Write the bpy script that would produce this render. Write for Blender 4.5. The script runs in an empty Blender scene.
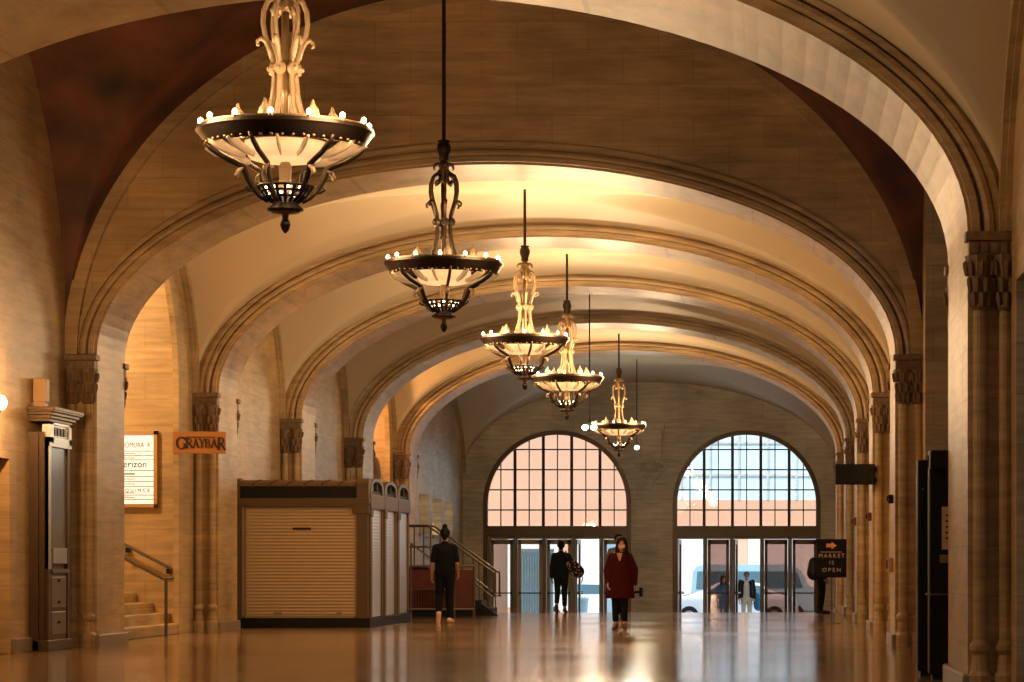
import bpy, bmesh, math, random
from mathutils import Vector, Matrix
random.seed(7)
PI = math.pi
SC = bpy.context.scene
COL = SC.collection
# ------------------------------------------------------------------ camera, world, sun, exposure
EYE = 1.10
cam_d = bpy.data.cameras.new('camera')
cam = bpy.data.objects.new('camera', cam_d); COL.objects.link(cam)
cam.location = (0, 0, EYE); cam.rotation_euler = (PI/2, 0, 0)
cam_d.sensor_width = 36; cam_d.lens = 98.44
cam_d.shift_x = -0.252; cam_d.shift_y = 0.2188
cam_d.clip_end = 600; cam_d.clip_start = 0.1
SC.camera = cam
vs = SC.view_settings
SC.display_settings.display_device = 'sRGB'
vs.view_transform = 'Standard'; vs.look = 'None'; vs.exposure = 0.62; vs.gamma = 1.0; vs.use_curve_mapping = False
w = bpy.data.worlds.new('world'); SC.world = w; w.use_nodes = True
bg = w.node_tree.nodes['Background']; bg.inputs[0].default_value = (.76, .87, 1, 1); bg.inputs[1].default_value = 1.8
def lamp(name, kind, loc, power, color, radius=.1, rot=None, size=None):
    d = bpy.data.lights.new(name, kind); d.energy = power; d.color = color
    if kind == 'AREA':
        d.shape = 'RECTANGLE'; d.size, d.size_y = size
    elif kind == 'SUN': d.angle = radius
    else: d.shadow_soft_size = radius
    o = bpy.data.objects.new(name, d); o.location = loc
    if rot: o.rotation_euler = rot
    COL.objects.link(o); return o
lamp('sun', 'SUN', (0, 60, 40), 3.0, (1, .93, .82), .01, rot=(math.radians(48), 0, math.radians(-25)))
WARM = (1, .50, .18)
# ------------------------------------------------------------------ materials
def mat(name, col, rough=.5, metal=0., spec=.5, emit=None, estr=0., noise=None, bump=0., coat=0., nscale=4.):
    m = bpy.data.materials.new(name); m.use_nodes = True
    nt = m.node_tree; b = nt.nodes['Principled BSDF']
    b.inputs['Base Color'].default_value = (*col, 1); b.inputs['Roughness'].default_value = rough
    b.inputs['Metallic'].default_value = metal; b.inputs['Specular IOR Level'].default_value = spec
    b.inputs['Coat Weight'].default_value = coat
    if rough >= .79 and max(col) < .2: b.inputs['Specular IOR Level'].default_value = .08
    if emit: b.inputs['Emission Color'].default_value = (*emit, 1); b.inputs['Emission Strength'].default_value = estr
    tc = nt.nodes.new('ShaderNodeTexCoord')
    n = nt.nodes.new('ShaderNodeTexNoise'); n.inputs['Scale'].default_value = nscale; n.inputs['Detail'].default_value = 4
    nt.links.new(tc.outputs['Object'], n.inputs['Vector'])
    a = noise if noise is not None else .08
    mp = nt.nodes.new('ShaderNodeMapRange'); mp.inputs['To Min'].default_value = 1-a; mp.inputs['To Max'].default_value = 1+a
    nt.links.new(n.outputs['Fac'], mp.inputs['Value'])
    mx = nt.nodes.new('ShaderNodeVectorMath'); mx.operation = 'SCALE'; mx.inputs[0].default_value = col
    nt.links.new(mp.outputs[0], mx.inputs['Scale']); nt.links.new(mx.outputs[0], b.inputs['Base Color'])
    if bump:
        bp = nt.nodes.new('ShaderNodeBump'); bp.inputs['Strength'].default_value = bump; bp.inputs['Distance'].default_value = .02
        nt.links.new(n.outputs['Fac'], bp.inputs['Height']); nt.links.new(bp.outputs[0], b.inputs['Normal'])
    return m
def stone(name, col, joint=.72, bw=.95, bh=.42, rough=.42, var=.16):
    m = bpy.data.materials.new(name); m.use_nodes = True
    nt = m.node_tree; N = nt.nodes; L = nt.links; b = N['Principled BSDF']
    b.inputs['Roughness'].default_value = rough
    g = N.new('ShaderNodeNewGeometry'); sp = N.new('ShaderNodeSeparateXYZ'); L.new(g.outputs['Position'], sp.inputs[0])
    ad = N.new('ShaderNodeMath'); L.new(sp.outputs[0], ad.inputs[0]); L.new(sp.outputs[1], ad.inputs[1])
    cb = N.new('ShaderNodeCombineXYZ'); L.new(ad.outputs[0], cb.inputs[0]); L.new(sp.outputs[2], cb.inputs[1])
    br = N.new('ShaderNodeTexBrick'); L.new(cb.outputs[0], br.inputs['Vector'])
    br.inputs['Scale'].default_value = 1; br.inputs['Brick Width'].default_value = bw; br.inputs['Row Height'].default_value = bh
    br.inputs['Mortar Size'].default_value = .006; br.inputs['Mortar Smooth'].default_value = .3; br.inputs['Bias'].default_value = 0
    c = Vector(col)
    br.inputs['Color1'].default_value = (*(c*(1-var*.5)), 1); br.inputs['Color2'].default_value = (*(c*(1+var*.5)), 1)
    br.inputs['Mortar'].default_value = (*(c*joint), 1)
    n = N.new('ShaderNodeTexNoise'); n.inputs['Scale'].default_value = 2.2; n.inputs['Detail'].default_value = 6; n.inputs['Roughness'].default_value = .65
    mp = N.new('ShaderNodeMapping'); mp.inputs['Scale'].default_value = (.55, .55, 5); L.new(g.outputs['Position'], mp.inputs[0]); L.new(mp.outputs[0], n.inputs['Vector'])
    n2 = N.new('ShaderNodeTexNoise'); n2.inputs['Scale'].default_value = .5; n2.inputs['Detail'].default_value = 3; L.new(g.outputs['Position'], n2.inputs['Vector'])
    am = N.new('ShaderNodeMath'); L.new(n.outputs['Fac'], am.inputs[0]); L.new(n2.outputs['Fac'], am.inputs[1])
    r = N.new('ShaderNodeMapRange'); r.inputs['From Min'].default_value = .6; r.inputs['From Max'].default_value = 1.4
    r.inputs['To Min'].default_value = .42; r.inputs['To Max'].default_value = 1.5; L.new(am.outputs[0], r.inputs['Value'])
    v = N.new('ShaderNodeVectorMath'); v.operation = 'SCALE'; L.new(br.outputs['Color'], v.inputs[0]); L.new(r.outputs[0], v.inputs['Scale'])
    L.new(v.outputs[0], b.inputs['Base Color'])
    bp = N.new('ShaderNodeBump'); bp.inputs['Strength'].default_value = .25; bp.inputs['Distance'].default_value = .01
    L.new(n.outputs['Fac'], bp.inputs['Height']); L.new(bp.outputs[0], b.inputs['Normal'])
    return m
M = {}
M['stone'] = stone('travertine', (.45, .315, .16))
M['stone_arch'] = stone('travertine_arch', (.44, .315, .17), joint=.8, bw=.8, bh=.8)
M['stone_grey'] = stone('grey_ashlar', (.52, .46, .34), joint=.7, bw=1.3, bh=.62)
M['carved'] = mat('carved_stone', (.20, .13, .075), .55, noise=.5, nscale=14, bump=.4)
M['base_stone'] = mat('base_stone', (.27, .21, .15), .35, noise=.2)
M['plaster'] = mat('vault_plaster', (.68, .58, .41), .55, noise=.05, nscale=.8)
def mural_mat():
    m = mat('vault_mural', (.095, .032, .018), .6, noise=2.0, nscale=1.1); return m
M['mural'] = mural_mat()
def floor_mat():
    m = bpy.data.materials.new('terrazzo'); m.use_nodes = True; nt = m.node_tree; N = nt.nodes; L = nt.links; b = N['Principled BSDF']
    g = N.new('ShaderNodeNewGeometry')
    n = N.new('ShaderNodeTexNoise'); n.inputs['Scale'].default_value = .35; n.inputs['Detail'].default_value = 5; L.new(g.outputs['Position'], n.inputs['Vector'])
    n3 = N.new('ShaderNodeTexNoise'); n3.inputs['Scale'].default_value = 60; n3.inputs['Detail'].default_value = 2; L.new(g.outputs['Position'], n3.inputs['Vector'])
    br = N.new('ShaderNodeTexBrick'); br.offset = 0; L.new(g.outputs['Position'], br.inputs['Vector'])
    br.inputs['Scale'].default_value = 1; br.inputs['Brick Width'].default_value = 1.6; br.inputs['Row Height'].default_value = 1.6
    br.inputs['Mortar Size'].default_value = .008
    br.inputs['Color1'].default_value = (.29, .185, .10, 1); br.inputs['Color2'].default_value = (.26, .165, .088, 1); br.inputs['Mortar'].default_value = (.13, .08, .04, 1)
    r = N.new('ShaderNodeMapRange'); r.inputs['To Min'].default_value = .7; r.inputs['To Max'].default_value = 1.3; L.new(n.outputs['Fac'], r.inputs['Value'])
    v = N.new('ShaderNodeVectorMath'); v.operation = 'SCALE'; L.new(br.outputs['Color'], v.inputs[0]); L.new(r.outputs[0], v.inputs['Scale']); L.new(v.outputs[0], b.inputs['Base Color'])
    r2 = N.new('ShaderNodeMapRange'); r2.inputs['To Min'].default_value = .05; r2.inputs['To Max'].default_value = .2; L.new(n.outputs['Fac'], r2.inputs['Value']); L.new(r2.outputs[0], b.inputs['Roughness'])
    n2 = N.new('ShaderNodeTexNoise'); n2.inputs['Scale'].default_value = 2.6; n2.inputs['Detail'].default_value = 4; L.new(g.outputs['Position'], n2.inputs['Vector'])
    bp = N.new('ShaderNodeBump'); bp.inputs['Strength'].default_value = .16; bp.inputs['Distance'].default_value = .008
    L.new(n2.outputs['Fac'], bp.inputs['Height']); L.new(bp.outputs[0], b.inputs['Normal'])
    b.inputs['Specular IOR Level'].default_value = .6
    return m
M['floor'] = floor_mat()
M['bronze'] = mat('dark_bronze', (.035, .022, .015), .4, .7)
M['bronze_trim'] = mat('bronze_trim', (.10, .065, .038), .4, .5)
M['gilt'] = mat('gilt_metal', (.22, .14, .06), .35, .45, noise=.25, nscale=20)
M['ivory'] = mat('ivory_enamel', (.36, .25, .14), .4, .1)
M['bulb'] = mat('bulb', (1, .9, .7), .3, emit=(1, .72, .38), estr=14)
M['bowl'] = mat('alabaster', (.3, .22, .13), .5, emit=(1, .52, .22), estr=.7, noise=.3, nscale=8)
M['shell'] = mat('shell_panel', (.32, .23, .13), .5, emit=(1, .52, .22), estr=.16, noise=.3, nscale=8)
M['cool_bulb'] = mat('cool_bulb', (1, 1, 1), .3, emit=(.85, 1, .96), estr=7)
M['cord'] = mat('cord', (.02, .02, .02), .6)
M['black'] = mat('black_metal', (.006, .006, .007), .5, spec=.3)
M['blackm'] = mat('matt_black', (.012, .012, .013), .8)
M['steel'] = mat('steel', (.38, .36, .33), .3, .9)
M['door_frame'] = mat('door_frame_metal', (.19, .155, .10), .4, .2)
M['worn'] = mat('worn_metal', (.2, .17, .12), .4, .4)
M['rail'] = mat('rail_metal', (.2, .17, .14), .35, .8)
M['olive'] = mat('olive_brown_panel', (.105, .068, .03), .45)
M['canopy'] = mat('brown_canopy', (.17, .085, .045), .5)
M['olive_light'] = mat('tan_frame', (.34, .25, .14), .45)
def slats(name, col, metal, rough, pitch, dist=.012):
    m = mat(name, col, rough, metal); nt = m.node_tree; N = nt.nodes; L = nt.links; b = N['Principled BSDF']
    tc = N.new('ShaderNodeNewGeometry'); sp = N.new('ShaderNodeSeparateXYZ'); L.new(tc.outputs['Position'], sp.inputs[0])
    mu = N.new('ShaderNodeMath'); mu.operation = 'MULTIPLY'; mu.inputs[1].default_value = 2*PI/pitch; L.new(sp.outputs[2], mu.inputs[0])
    si = N.new('ShaderNodeMath'); si.operation = 'SINE'; L.new(mu.outputs[0], si.inputs[0])
    bp = N.new('ShaderNodeBump'); bp.inputs['Strength'].default_value = 1; bp.inputs['Distance'].default_value = dist; L.new(si.outputs[0], bp.inputs['Height'])
    L.new(bp.outputs[0], b.inputs['Normal']); return m
M['shutter'] = slats('cream_roller_slats', (.56, .42, .25), 0, .5, .058, .005)
M['shutter_side'] = slats('daylit_roller_slats', (.72, .74, .78), .6, .3, .058, .0015)  # door daylight on the side slats put into their bluish white colour
M['wood_red'] = mat('reddish_wood', (.16, .045, .025), .35, noise=.4, nscale=6)
M['wood_tan'] = mat('tan_wood', (.5, .32, .15), .45, noise=.15)
M['sign_tan'] = mat('tan_sign_board', (.36, .15, .035), .5, noise=.08)
M['letter_dark'] = mat('dark_letter', (.02, .008, .005), .5)
M['letter_pink'] = mat('pale_pink_letter', (.55, .4, .36), .6)
M['arrow'] = mat('orange_arrow', (.7, .3, .12), .6)
M['lit_sign'] = mat('backlit_white_panel', (.9, .9, .85), .5, emit=(1, .95, .85), estr=.42)
M['grey_line'] = mat('grey_line', (.15, .15, .14), .6)
M['darkglass'] = mat('dark_glass', (.015, .017, .017), .08, spec=.6)
M['screen_glass'] = mat('grey_glass', (.22, .24, .2), .2, spec=.6)
M['silver'] = mat('pale_silver', (.55, .6, .63), .3, .6)
M['skin'] = mat('skin', (.46, .25, .16), .5)
M['skin_dark'] = mat('skin_dark', (.2, .1, .06), .5)
M['hair'] = mat('hair_black', (.008, .006, .005), .6, spec=.15)
M['cloth_black'] = mat('black_cloth', (.008, .008, .010), .85)
M['cloth_navy'] = mat('dark_teal_cloth', (.012, .022, .028), .85)
M['maroon'] = mat('maroon_wool', (.045, .006, .007), .85, noise=.25, nscale=30)
M['beige_cloth'] = mat('beige_cloth', (.42, .36, .28), .85)
M['grey_cloth'] = mat('grey_cloth', (.16, .16, .16), .85)
M['blue_cloth'] = mat('blue_cloth', (.02, .12, .26), .8)
M['shoe_pink'] = mat('peach_shoe', (.8, .5, .4), .6)
M['shoe_brown'] = mat('brown_shoe', (.09, .03, .02), .5)
M['mask'] = mat('pink_face_mask', (.62, .35, .3), .8)
M['peach'] = mat('peach_render', (.46, .29, .21), .8, noise=.06, nscale=.4)
M['pale_wall'] = mat('pale_wall', (.5, .52, .53), .7)
M['blue_panel'] = mat('pale_blue_panel', (.42, .60, .74), .35)
M['asphalt'] = mat('asphalt', (.30, .31, .32), .8)
M['pavement'] = mat('pavement', (.62, .60, .57), .8)
M['car_white'] = mat('white_car_paint', (.6, .64, .68), .2)
M['car_blue'] = mat('blue_grey_car_paint', (.22, .36, .44), .25)
M['car_glass'] = mat('car_glass', (.06, .12, .16), .08)
M['rubber'] = mat('rubber', (.02, .02, .02), .8)
M['paper'] = mat('paper', (.62, .45, .3), .8)
M['blue_curtain'] = slats('blue_ribbed_panel', (.30, .48, .58), 0, .4, .5)
def glass(name, tint, gl=.035):
    m = bpy.data.materials.new(name); m.use_nodes = True; nt = m.node_tree; N = nt.nodes; L = nt.links
    N.remove(N['Principled BSDF']); o = N['Material Output']
    t = N.new('ShaderNodeBsdfTransparent'); t.inputs[0].default_value = (*tint, 1)
    g = N.new('ShaderNodeBsdfGlossy'); g.inputs['Roughness'].default_value = .02
    f = N.new('ShaderNodeMixShader'); f.inputs[0].default_value = gl
    L.new(t.outputs[0], f.inputs[1]); L.new(g.outputs[0], f.inputs[2]); L.new(f.outputs[0], o.inputs[0]); return m
M['glass'] = glass('clear_glass', (.93, .9, .86))
M['glass_door'] = glass('brownish_glass', (.62, .47, .42), .1)
M['glass_blue'] = glass('bluish_glass', (.62, .74, .8), .1)
# ------------------------------------------------------------------ mesh helpers
def obj(name, bm, m, parent=None, smooth=False, loc=None):
    me = bpy.data.meshes.new(name); bmesh.ops.recalc_face_normals(bm, faces=bm.faces[:]); bm.to_mesh(me); bm.free()
    if smooth:
        for p in me.polygons: p.use_smooth = True
    me.materials.append(m if not isinstance(m, str) else M[m])
    o = bpy.data.objects.new(name, me); COL.objects.link(o)
    if parent is not None: o.parent = parent
    if loc: o.location = loc
    return o
def empty(name, loc=(0, 0, 0), rz=0, label=None, cat=None, group=None):
    o = bpy.data.objects.new(name, None); COL.objects.link(o); o.location = loc; o.rotation_euler = (0, 0, rz); o.empty_display_size = .1
    return tag(o, label, cat, group)
def tag(o, label=None, cat=None, group=None, kind=None):
    if label: o['label'] = label
    if cat: o['category'] = cat
    if group: o['group'] = group
    if kind: o['kind'] = kind
    return o
def copy_tree(o, parent=None):
    c = o.copy(); COL.objects.link(c)
    if parent is not None: c.parent = parent
    for ch in list(o.children): copy_tree(ch, c)
    return c
def B(): return bmesh.new()
def box(bm, x0, x1, y0, y1, z0, z1, bev=0, mtx=None):
    vs_ = [bm.verts.new(Vector(p)) for p in ((x0,y0,z0),(x1,y0,z0),(x1,y1,z0),(x0,y1,z0),(x0,y0,z1),(x1,y0,z1),(x1,y1,z1),(x0,y1,z1))]
    fs = [bm.faces.new([vs_[i] for i in f]) for f in ((0,3,2,1),(4,5,6,7),(0,1,5,4),(1,2,6,5),(2,3,7,6),(3,0,4,7))]
    if mtx is not None:
        for v in vs_: v.co = mtx @ v.co
    if bev:
        es = list({e for f in fs for e in f.edges})
        bmesh.ops.bevel(bm, geom=es, offset=bev, segments=2, affect='EDGES', profile=.5)
    return bm
def tube(bm, pts, r, n=8, cap=True, flat=1.0, up=None, closed=False):
    """sweep a circle (or flattened ellipse) along pts; r number or list"""
    pts = [Vector(p) for p in pts]; k = len(pts)
    rr = r if isinstance(r, (list, tuple)) else [r]*k
    rings = []; prev = None
    for i in range(k):
        if closed: t = pts[(i+1) % k] - pts[i-1]
        else: t = pts[min(i+1, k-1)] - pts[max(i-1, 0)]
        t = t.normalized()
        if up is not None: a = Vector(up); a = (a - a.dot(t)*t)
        elif prev is None:
            a = Vector((0, 0, 1)) if abs(t.z) < .9 else Vector((1, 0, 0)); a = a - a.dot(t)*t
        else: a = prev - prev.dot(t)*t
        if a.length < 1e-6: a = t.orthogonal()
        a.normalize(); prev = a; b = t.cross(a)
        rings.append([bm.verts.new(pts[i] + a*math.cos(2*PI*j/n)*rr[i] + b*math.sin(2*PI*j/n)*rr[i]*flat) for j in range(n)])
    for i in range(k if closed else k-1):
        q = rings[(i+1) % k]
        for j in range(n):
            bm.faces.new((rings[i][j], rings[i][(j+1) % n], q[(j+1) % n], q[j]))
    if cap and not closed:
        bm.faces.new(rings[0][::-1]); bm.faces.new(rings[-1])
    return bm
def lathe(bm, prof, n=20, c=(0, 0, 0), close=False):
    rings = []
    for (r, z) in prof:
        rings.append([bm.verts.new((c[0]+max(r, 1e-4)*math.cos(2*PI*j/n), c[1]+max(r, 1e-4)*math.sin(2*PI*j/n), c[2]+z)) for j in range(n)])
    K = len(rings)
    for i in range(K if close else K-1):
        q = rings[(i+1) % K]
        for j in range(n): bm.faces.new((rings[i][j], rings[i][(j+1) % n], q[(j+1) % n], q[j]))
    if not close:
        bm.faces.new(rings[0][::-1]); bm.faces.new(rings[-1])
    return bm
def ball(bm, c, r, sub=2, sc=(1, 1, 1)):
    m = Matrix.Translation(c) @ Matrix.Diagonal((r*sc[0], r*sc[1], r*sc[2], 1))
    bmesh.ops.create_icosphere(bm, subdivisions=sub, radius=1, matrix=m); return bm
def prism(bm, poly, h0, h1, axis='y'):
    """poly: 2D points, extruded along axis"""
    def P(a, b, h): return {'y': (a, h, b), 'x': (h, a, b), 'z': (a, b, h)}[axis]
    A = [bm.verts.new(P(a, b, h0)) for a, b in poly]; C = [bm.verts.new(P(a, b, h1)) for a, b in poly]
    n = len(poly)
    bm.faces.new(A); bm.faces.new(C[::-1])
    for i in range(n): bm.faces.new((A[i], C[i], C[(i+1) % n], A[(i+1) % n]))
    return bm
def text(body, size, m, parent, loc, rot=(PI/2, 0, 0), extrude=.004, name='lettering', sx=1, spacing=1):
    c = bpy.data.curves.new(name, 'FONT'); c.body = body; c.size = size; c.extrude = extrude; c.align_x = 'CENTER'; c.align_y = 'CENTER'
    c.space_character = spacing; c.materials.append(M[m])
    o = bpy.data.objects.new(name, c); COL.objects.link(o); o.parent = parent; 
    me = bpy.data.meshes.new_from_object(o); bpy.data.objects.remove(o)
    o = bpy.data.objects.new(name, me); COL.objects.link(o); o.parent = parent
    o.location = loc; o.rotation_euler = rot; o.scale = (sx, 1, 1)
    return o
# ------------------------------------------------------------------ the hall
CX = -3.70; A_OUT = 5.74; XL = CX-A_OUT; XR = CX+A_OUT
A_IN = 5.36; ZS = 3.92; B_IN = 2.56; B_BAY = 2.80; B_MUR = 4.9
TOP = 9.9
CREST = 65.5; YEND = 86.0; ZEND = -.82
PIERS = [(23.8, 26.4), (37.6, 39.2), (45.9, 47.5), (54.05, 55.65), (62.2, 63.8), (70.2, 71.8)]
def fz(y): return 0 if y < CREST else ZEND*(min(y, YEND)-CREST)/(YEND-CREST)
def ell(c, a, zs, b, n=40):
    return [(c - a*math.cos(PI*i/n), zs + b*math.sin(PI*i/n)) for i in range(n+1)]
def arch_slab(bm, c, a, zs, b, x0, x1, zt, h0, h1, axis, zf=0., n=40):
    """a slab with an arched opening; the opening runs to the floor zf"""
    inn = [(c-a, zf)] + ell(c, a, zs, b, n) + [(c+a, zf)]
    out = [(x0, zf)]
    for i in range(n+1):
        th = PI*i/n; dx, dz = -math.cos(th), math.sin(th)
        # to the rectangle
        tx = ((x1-c)/dx if dx > 0 else (x0-c)/dx) if abs(dx) > 1e-6 else 1e9
        tz = (zt-zs)/dz if dz > 1e-6 else 1e9
        t = min(tx, tz); out.append((c+dx*t, zs+dz*t))
    out.append((x1, zf))
    def P(p, h): return {'y': (p[0], h, p[1]), 'x': (h, p[0], p[1])}[axis]
    V = {}
    for nm, L_ in (('i', inn), ('o', out)):
        for h in (0, 1):
            V[nm, h] = [bm.verts.new(P(p, (h0, h1)[h])) for p in L_]
    K = len(inn)
    for i in range(K-1):
        for h in (0, 1): bm.faces.new((V['i', h][i], V['i', h][i+1], V['o', h][i+1], V['o', h][i]))
        bm.faces.new((V['i', 0][i], V['i', 1][i], V['i', 1][i+1], V['i', 0][i+1]))
        bm.faces.new((V['o', 0][i], V['o', 1][i], V['o', 1][i+1], V['o', 0][i+1]))
    for k in (0, K-1): bm.faces.new((V['i', 0][k], V['i', 1][k], V['o', 1][k], V['o', 0][k]))
    return bm
def sweep_rect(bm, c, a, zs, b, r0, r1, h0, h1, axis='y', n=40, legs=None):
    """rectangular moulding following an elliptical arch, radial offsets r0..r1"""
    pi_ = ell(c, a+r0, zs, b+r0, n); po = ell(c, a+r1, zs, b+r1, n)
    if legs is not None:
        pi_ = [(c-a-r0, legs)] + pi_ + [(c+a+r0, legs)]; po = [(c-a-r1, legs)] + po + [(c+a+r1, legs)]
    def P(p, h): return {'y': (p[0], h, p[1]), 'x': (h, p[0], p[1])}[axis]
    R = [[bm.verts.new(P(p, h)) for p, h in ((pi_[i], h0), (po[i], h0), (po[i], h1), (pi_[i], h1))] for i in range(len(pi_))]
    for i in range(len(R)-1):
        for j in range(4): bm.faces.new((R[i][j], R[i][(j+1) % 4], R[i+1][(j+1) % 4], R[i+1][j]))
    bm.faces.new(R[0][::-1]); bm.faces.new(R[-1])
    return bm
def struct(name, bm, m, parent=None, smooth=False):
    o = obj(name, bm, m, parent, smooth)
    if parent is None: o['kind'] = 'structure'
    return o
# floor: level, then a ramp down to the street doors
bm = B()
def quadstrip(bm, ys, x0, x1, zf, th=.3):
    rows = [[bm.verts.new((x0, y, zf(y))), bm.verts.new((x1, y, zf(y))), bm.verts.new((x1, y, zf(y)-th)), bm.verts.new((x0, y, zf(y)-th))] for y in ys]
    for a_, b_ in zip(rows, rows[1:]):
        for j in range(4): bm.faces.new((a_[j], a_[(j+1) % 4], b_[(j+1) % 4], b_[j]))
    bm.faces.new(rows[0]); bm.faces.new(rows[-1][::-1])
def fz_s(y):  # slightly eased crest
    if y < CREST-1: return 0
    if y < CREST+1: return ZEND/(YEND-CREST)*((y-CREST+1)**2)/4
    return ZEND*(min(y, YEND)-CREST)/(YEND-CREST)
quadstrip(bm, [-2, 20, 40, 60, 64.5] + [64.5+.25*i for i in range(1, 9)] + [70, 76, 82, 86.7], XL-.6, XR+.6, fz_s)
struct('floor', bm, 'floor')
# end wall with two stilted arches
EY0, EY1 = YEND, YEND+.7
WC = (-6.54, -.72); WR = 2.2; WS = 2.97
bm = B()
arch_slab(bm, WC[0], WR, WS, WR, XL-.6, CX, TOP, EY0, EY1, 'y', zf=ZEND-.2)
arch_slab(bm, WC[1], WR, WS, WR, CX, XR+.6, TOP, EY0, EY1, 'y', zf=ZEND-.2)
end = struct('wall_far', bm, 'stone_grey')
for c in WC:
    bm = B(); sweep_rect(bm, c, WR, WS, WR, -.07, .07, EY0-.05, EY0+.12, legs=ZEND)
    struct('trim_arch_surround', bm, 'bronze_trim', end)
# carved bracket between the two windows
bm = B()
ox, oy = -3.66, EY0
box(bm, ox-.42, ox+.42, oy-.22, oy+.05, 5.25, 5.40, .02)
prism(bm, [(ox-.36, 5.4), (ox+.36, 5.4), (ox+.2, 5.62), (ox, 5.70), (ox-.2, 5.62)], oy-.16, oy+.05)
box(bm, ox-.34, ox+.34, oy-.14, oy+.05, 4.35, 5.25, .02)
prism(bm, [(ox-.44, 4.35), (ox-.5, 4.1), (ox-.25, 3.85), (ox, 3.5), (ox+.25, 3.85), (ox+.5, 4.1), (ox+.44, 4.35)], oy-.18, oy+.05)
for i in range(16):
    a_ = i*2.4; ball(bm, (ox+.36*math.cos(a_)*(.4+.04*i), oy-.18, 4.12+.14*math.sin(a_)), .075, 1)
struct('carved_bracket', bm, 'stone_grey', end)
# roof, near wall
bm = B(); box(bm, XL-.6, XR+.6, -2.4, EY1, TOP, TOP+.3); struct('ceiling', bm, 'blackm')
bm = B(); box(bm, XL-.6, XR+.6, -2.4, -2, -.2, TOP); struct('wall_near', bm, 'stone')
# side walls, bay by bay
BAYS = [(-2, 23.8, B_BAY+.3), (26.4, 37.6, B_MUR), (39.2, 45.9, B_BAY), (47.5, 54.05, B_BAY), (55.65, 62.2, B_BAY), (63.8, 70.2, B_BAY), (71.8, 86.0, B_BAY)]
wl = B()
def wall_solid(bm, x0, x1, y0, y1, zf=-1.1, holes=()):
    """x-facing wall with rectangular holes (y0,y1,z0,z1)"""
    ys = sorted({y0, y1} | {h[0] for h in holes} | {h[1] for h in holes})
    for a_, b_ in zip(ys, ys[1:]):
        hs = sorted([h for h in holes if h[0] <= a_+1e-6 and h[1] >= b_-1e-6], key=lambda h: h[2])
        z = zf
        for h in hs:
            if h[2] > z: box(bm, x0, x1, a_, b_, z, h[2])
            z = h[3]
        box(bm, x0, x1, a_, b_, z, TOP)
NICHE = (33.4, 34.75, 0.0, 2.42)
WINS = [(75.3, 77.5, 1.95, 3.05), (78.3, 80.4, 1.95, 3.0), (81.1, 83.3, 1.95, 2.98)]
wall_solid(wl, XL-.55, XL, -2.4, 39.0, holes=[NICHE])
wall_solid(wl, XL-.55, XL, 47.3, 63.9)
wall_solid(wl, XL-.55, XL, 70.1, 86.4, holes=WINS)
arch_slab(wl, 41.95, 2.75, ZS, 2.45, 39.0, 47.3, TOP, XL-.09, XL, 'x', zf=-.2, n=28)
arch_slab(wl, 67.0, 2.5, ZS, 2.3, 63.9, 70.1, TOP, XL-.12, XL, 'x', zf=-1, n=28)
wall_left = struct('wall_left', wl, 'stone')
DOORR = [(16.0, 25.0, 0., 3.45)]
wr = B(); wall_solid(wr, XR, XR+.55, -2.4, 86.4, holes=[(12.0, 23.2, 0., 3.46), (27.2, 36.8, 0., 7.6)])
wall_right = struct('wall_right', wr, 'stone')
# dark shopfront lobbies behind the openings of the right wall
for nm, (y0, y1, z1) in enumerate(((12.0, 23.2, 3.46), (27.2, 36.8, 7.6))):
    b_ = B(); box(b_, XR+.7, XR+.85, y0, y1, 0, z1)
    for k in range(6):
        yy = y0 + (y1-y0)*k/5; box(b_, XR+.57, XR+.71, yy-.06, yy+.06, 0, z1)
    box(b_, XR+.57, XR+.71, y0, y1, 2.5, 2.62)
    tag(obj('shopfront', b_, 'darkglass'), ('dark glazed shopfront in the right wall nearest the picture edge', 'dark shopfront recessed between the two nearest right piers')[nm], 'shopfront')
# recess with stairs behind the first left opening
b_ = B()
RX = XL-7
box(b_, RX, XL-.09, 45.25, 45.8, -.2, TOP); box(b_, RX, XL-.5, 38.2, 38.7, -.2, TOP); box(b_, RX-.4, RX, 38.2, 45.8, -.2, TOP)
box(b_, RX, XL-.09, 38.2, 45.8, 7.4, 7.8)
struct('wall_stair_recess', b_, 'stone')
b_ = B(); box(b_, RX, XL-.5, 38.2, 45.8, -.3, .0)
for k in range(9):
    x1 = XL+.02-.27*k if k else XL-.02
    box(b_, RX, x1, 39.25, 45.25, 0 if k == 0 else .165*k-.02, .165*(k+1), .012)
struct('floor_stairs', b_, 'stone')
b_ = B()
box(b_, RX, XL-.12, 70.0, 70.5, -1, TOP); box(b_, RX, XL-.5, 63.3, 63.8, -1, TOP); box(b_, RX-.4, RX, 63.3, 70.5, -1, TOP); box(b_, RX, XL-.5, 63.3, 70.5, 7.0, 7.4)
box(b_, RX, XL-.5, 63.8, 70.0, -1, -.0)
struct('wall_far_recess', b_, 'stone')
# niche
b_ = B(); box(b_, XL-1.6, XL-.5, NICHE[0]-.2, NICHE[0], 0, 2.6); box(b_, XL-1.6, XL-.5, NICHE[1], NICHE[1]+.2, 0, 2.6); box(b_, XL-1.8, XL-1.6, NICHE[0]-.2, NICHE[1]+.2, 0, 2.6); box(b_, XL-1.6, XL-.5, NICHE[0], NICHE[1], 2.42, 2.6)
box(b_, XL-1.5, XL-.3, NICHE[0], NICHE[1], 0, 2.12); box(b_, XL-.4, XL-.2, NICHE[0], NICHE[1], 2.08, 2.16)
nw = struct('wall_niche', b_, 'stone')
b_ = B(); box(b_, XL-.36, XL-.30, NICHE[0], NICHE[1], 2.16, 2.42); obj('niche_shade', b_, 'black', nw)  # black panel stands in for the shade inside the niche
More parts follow.
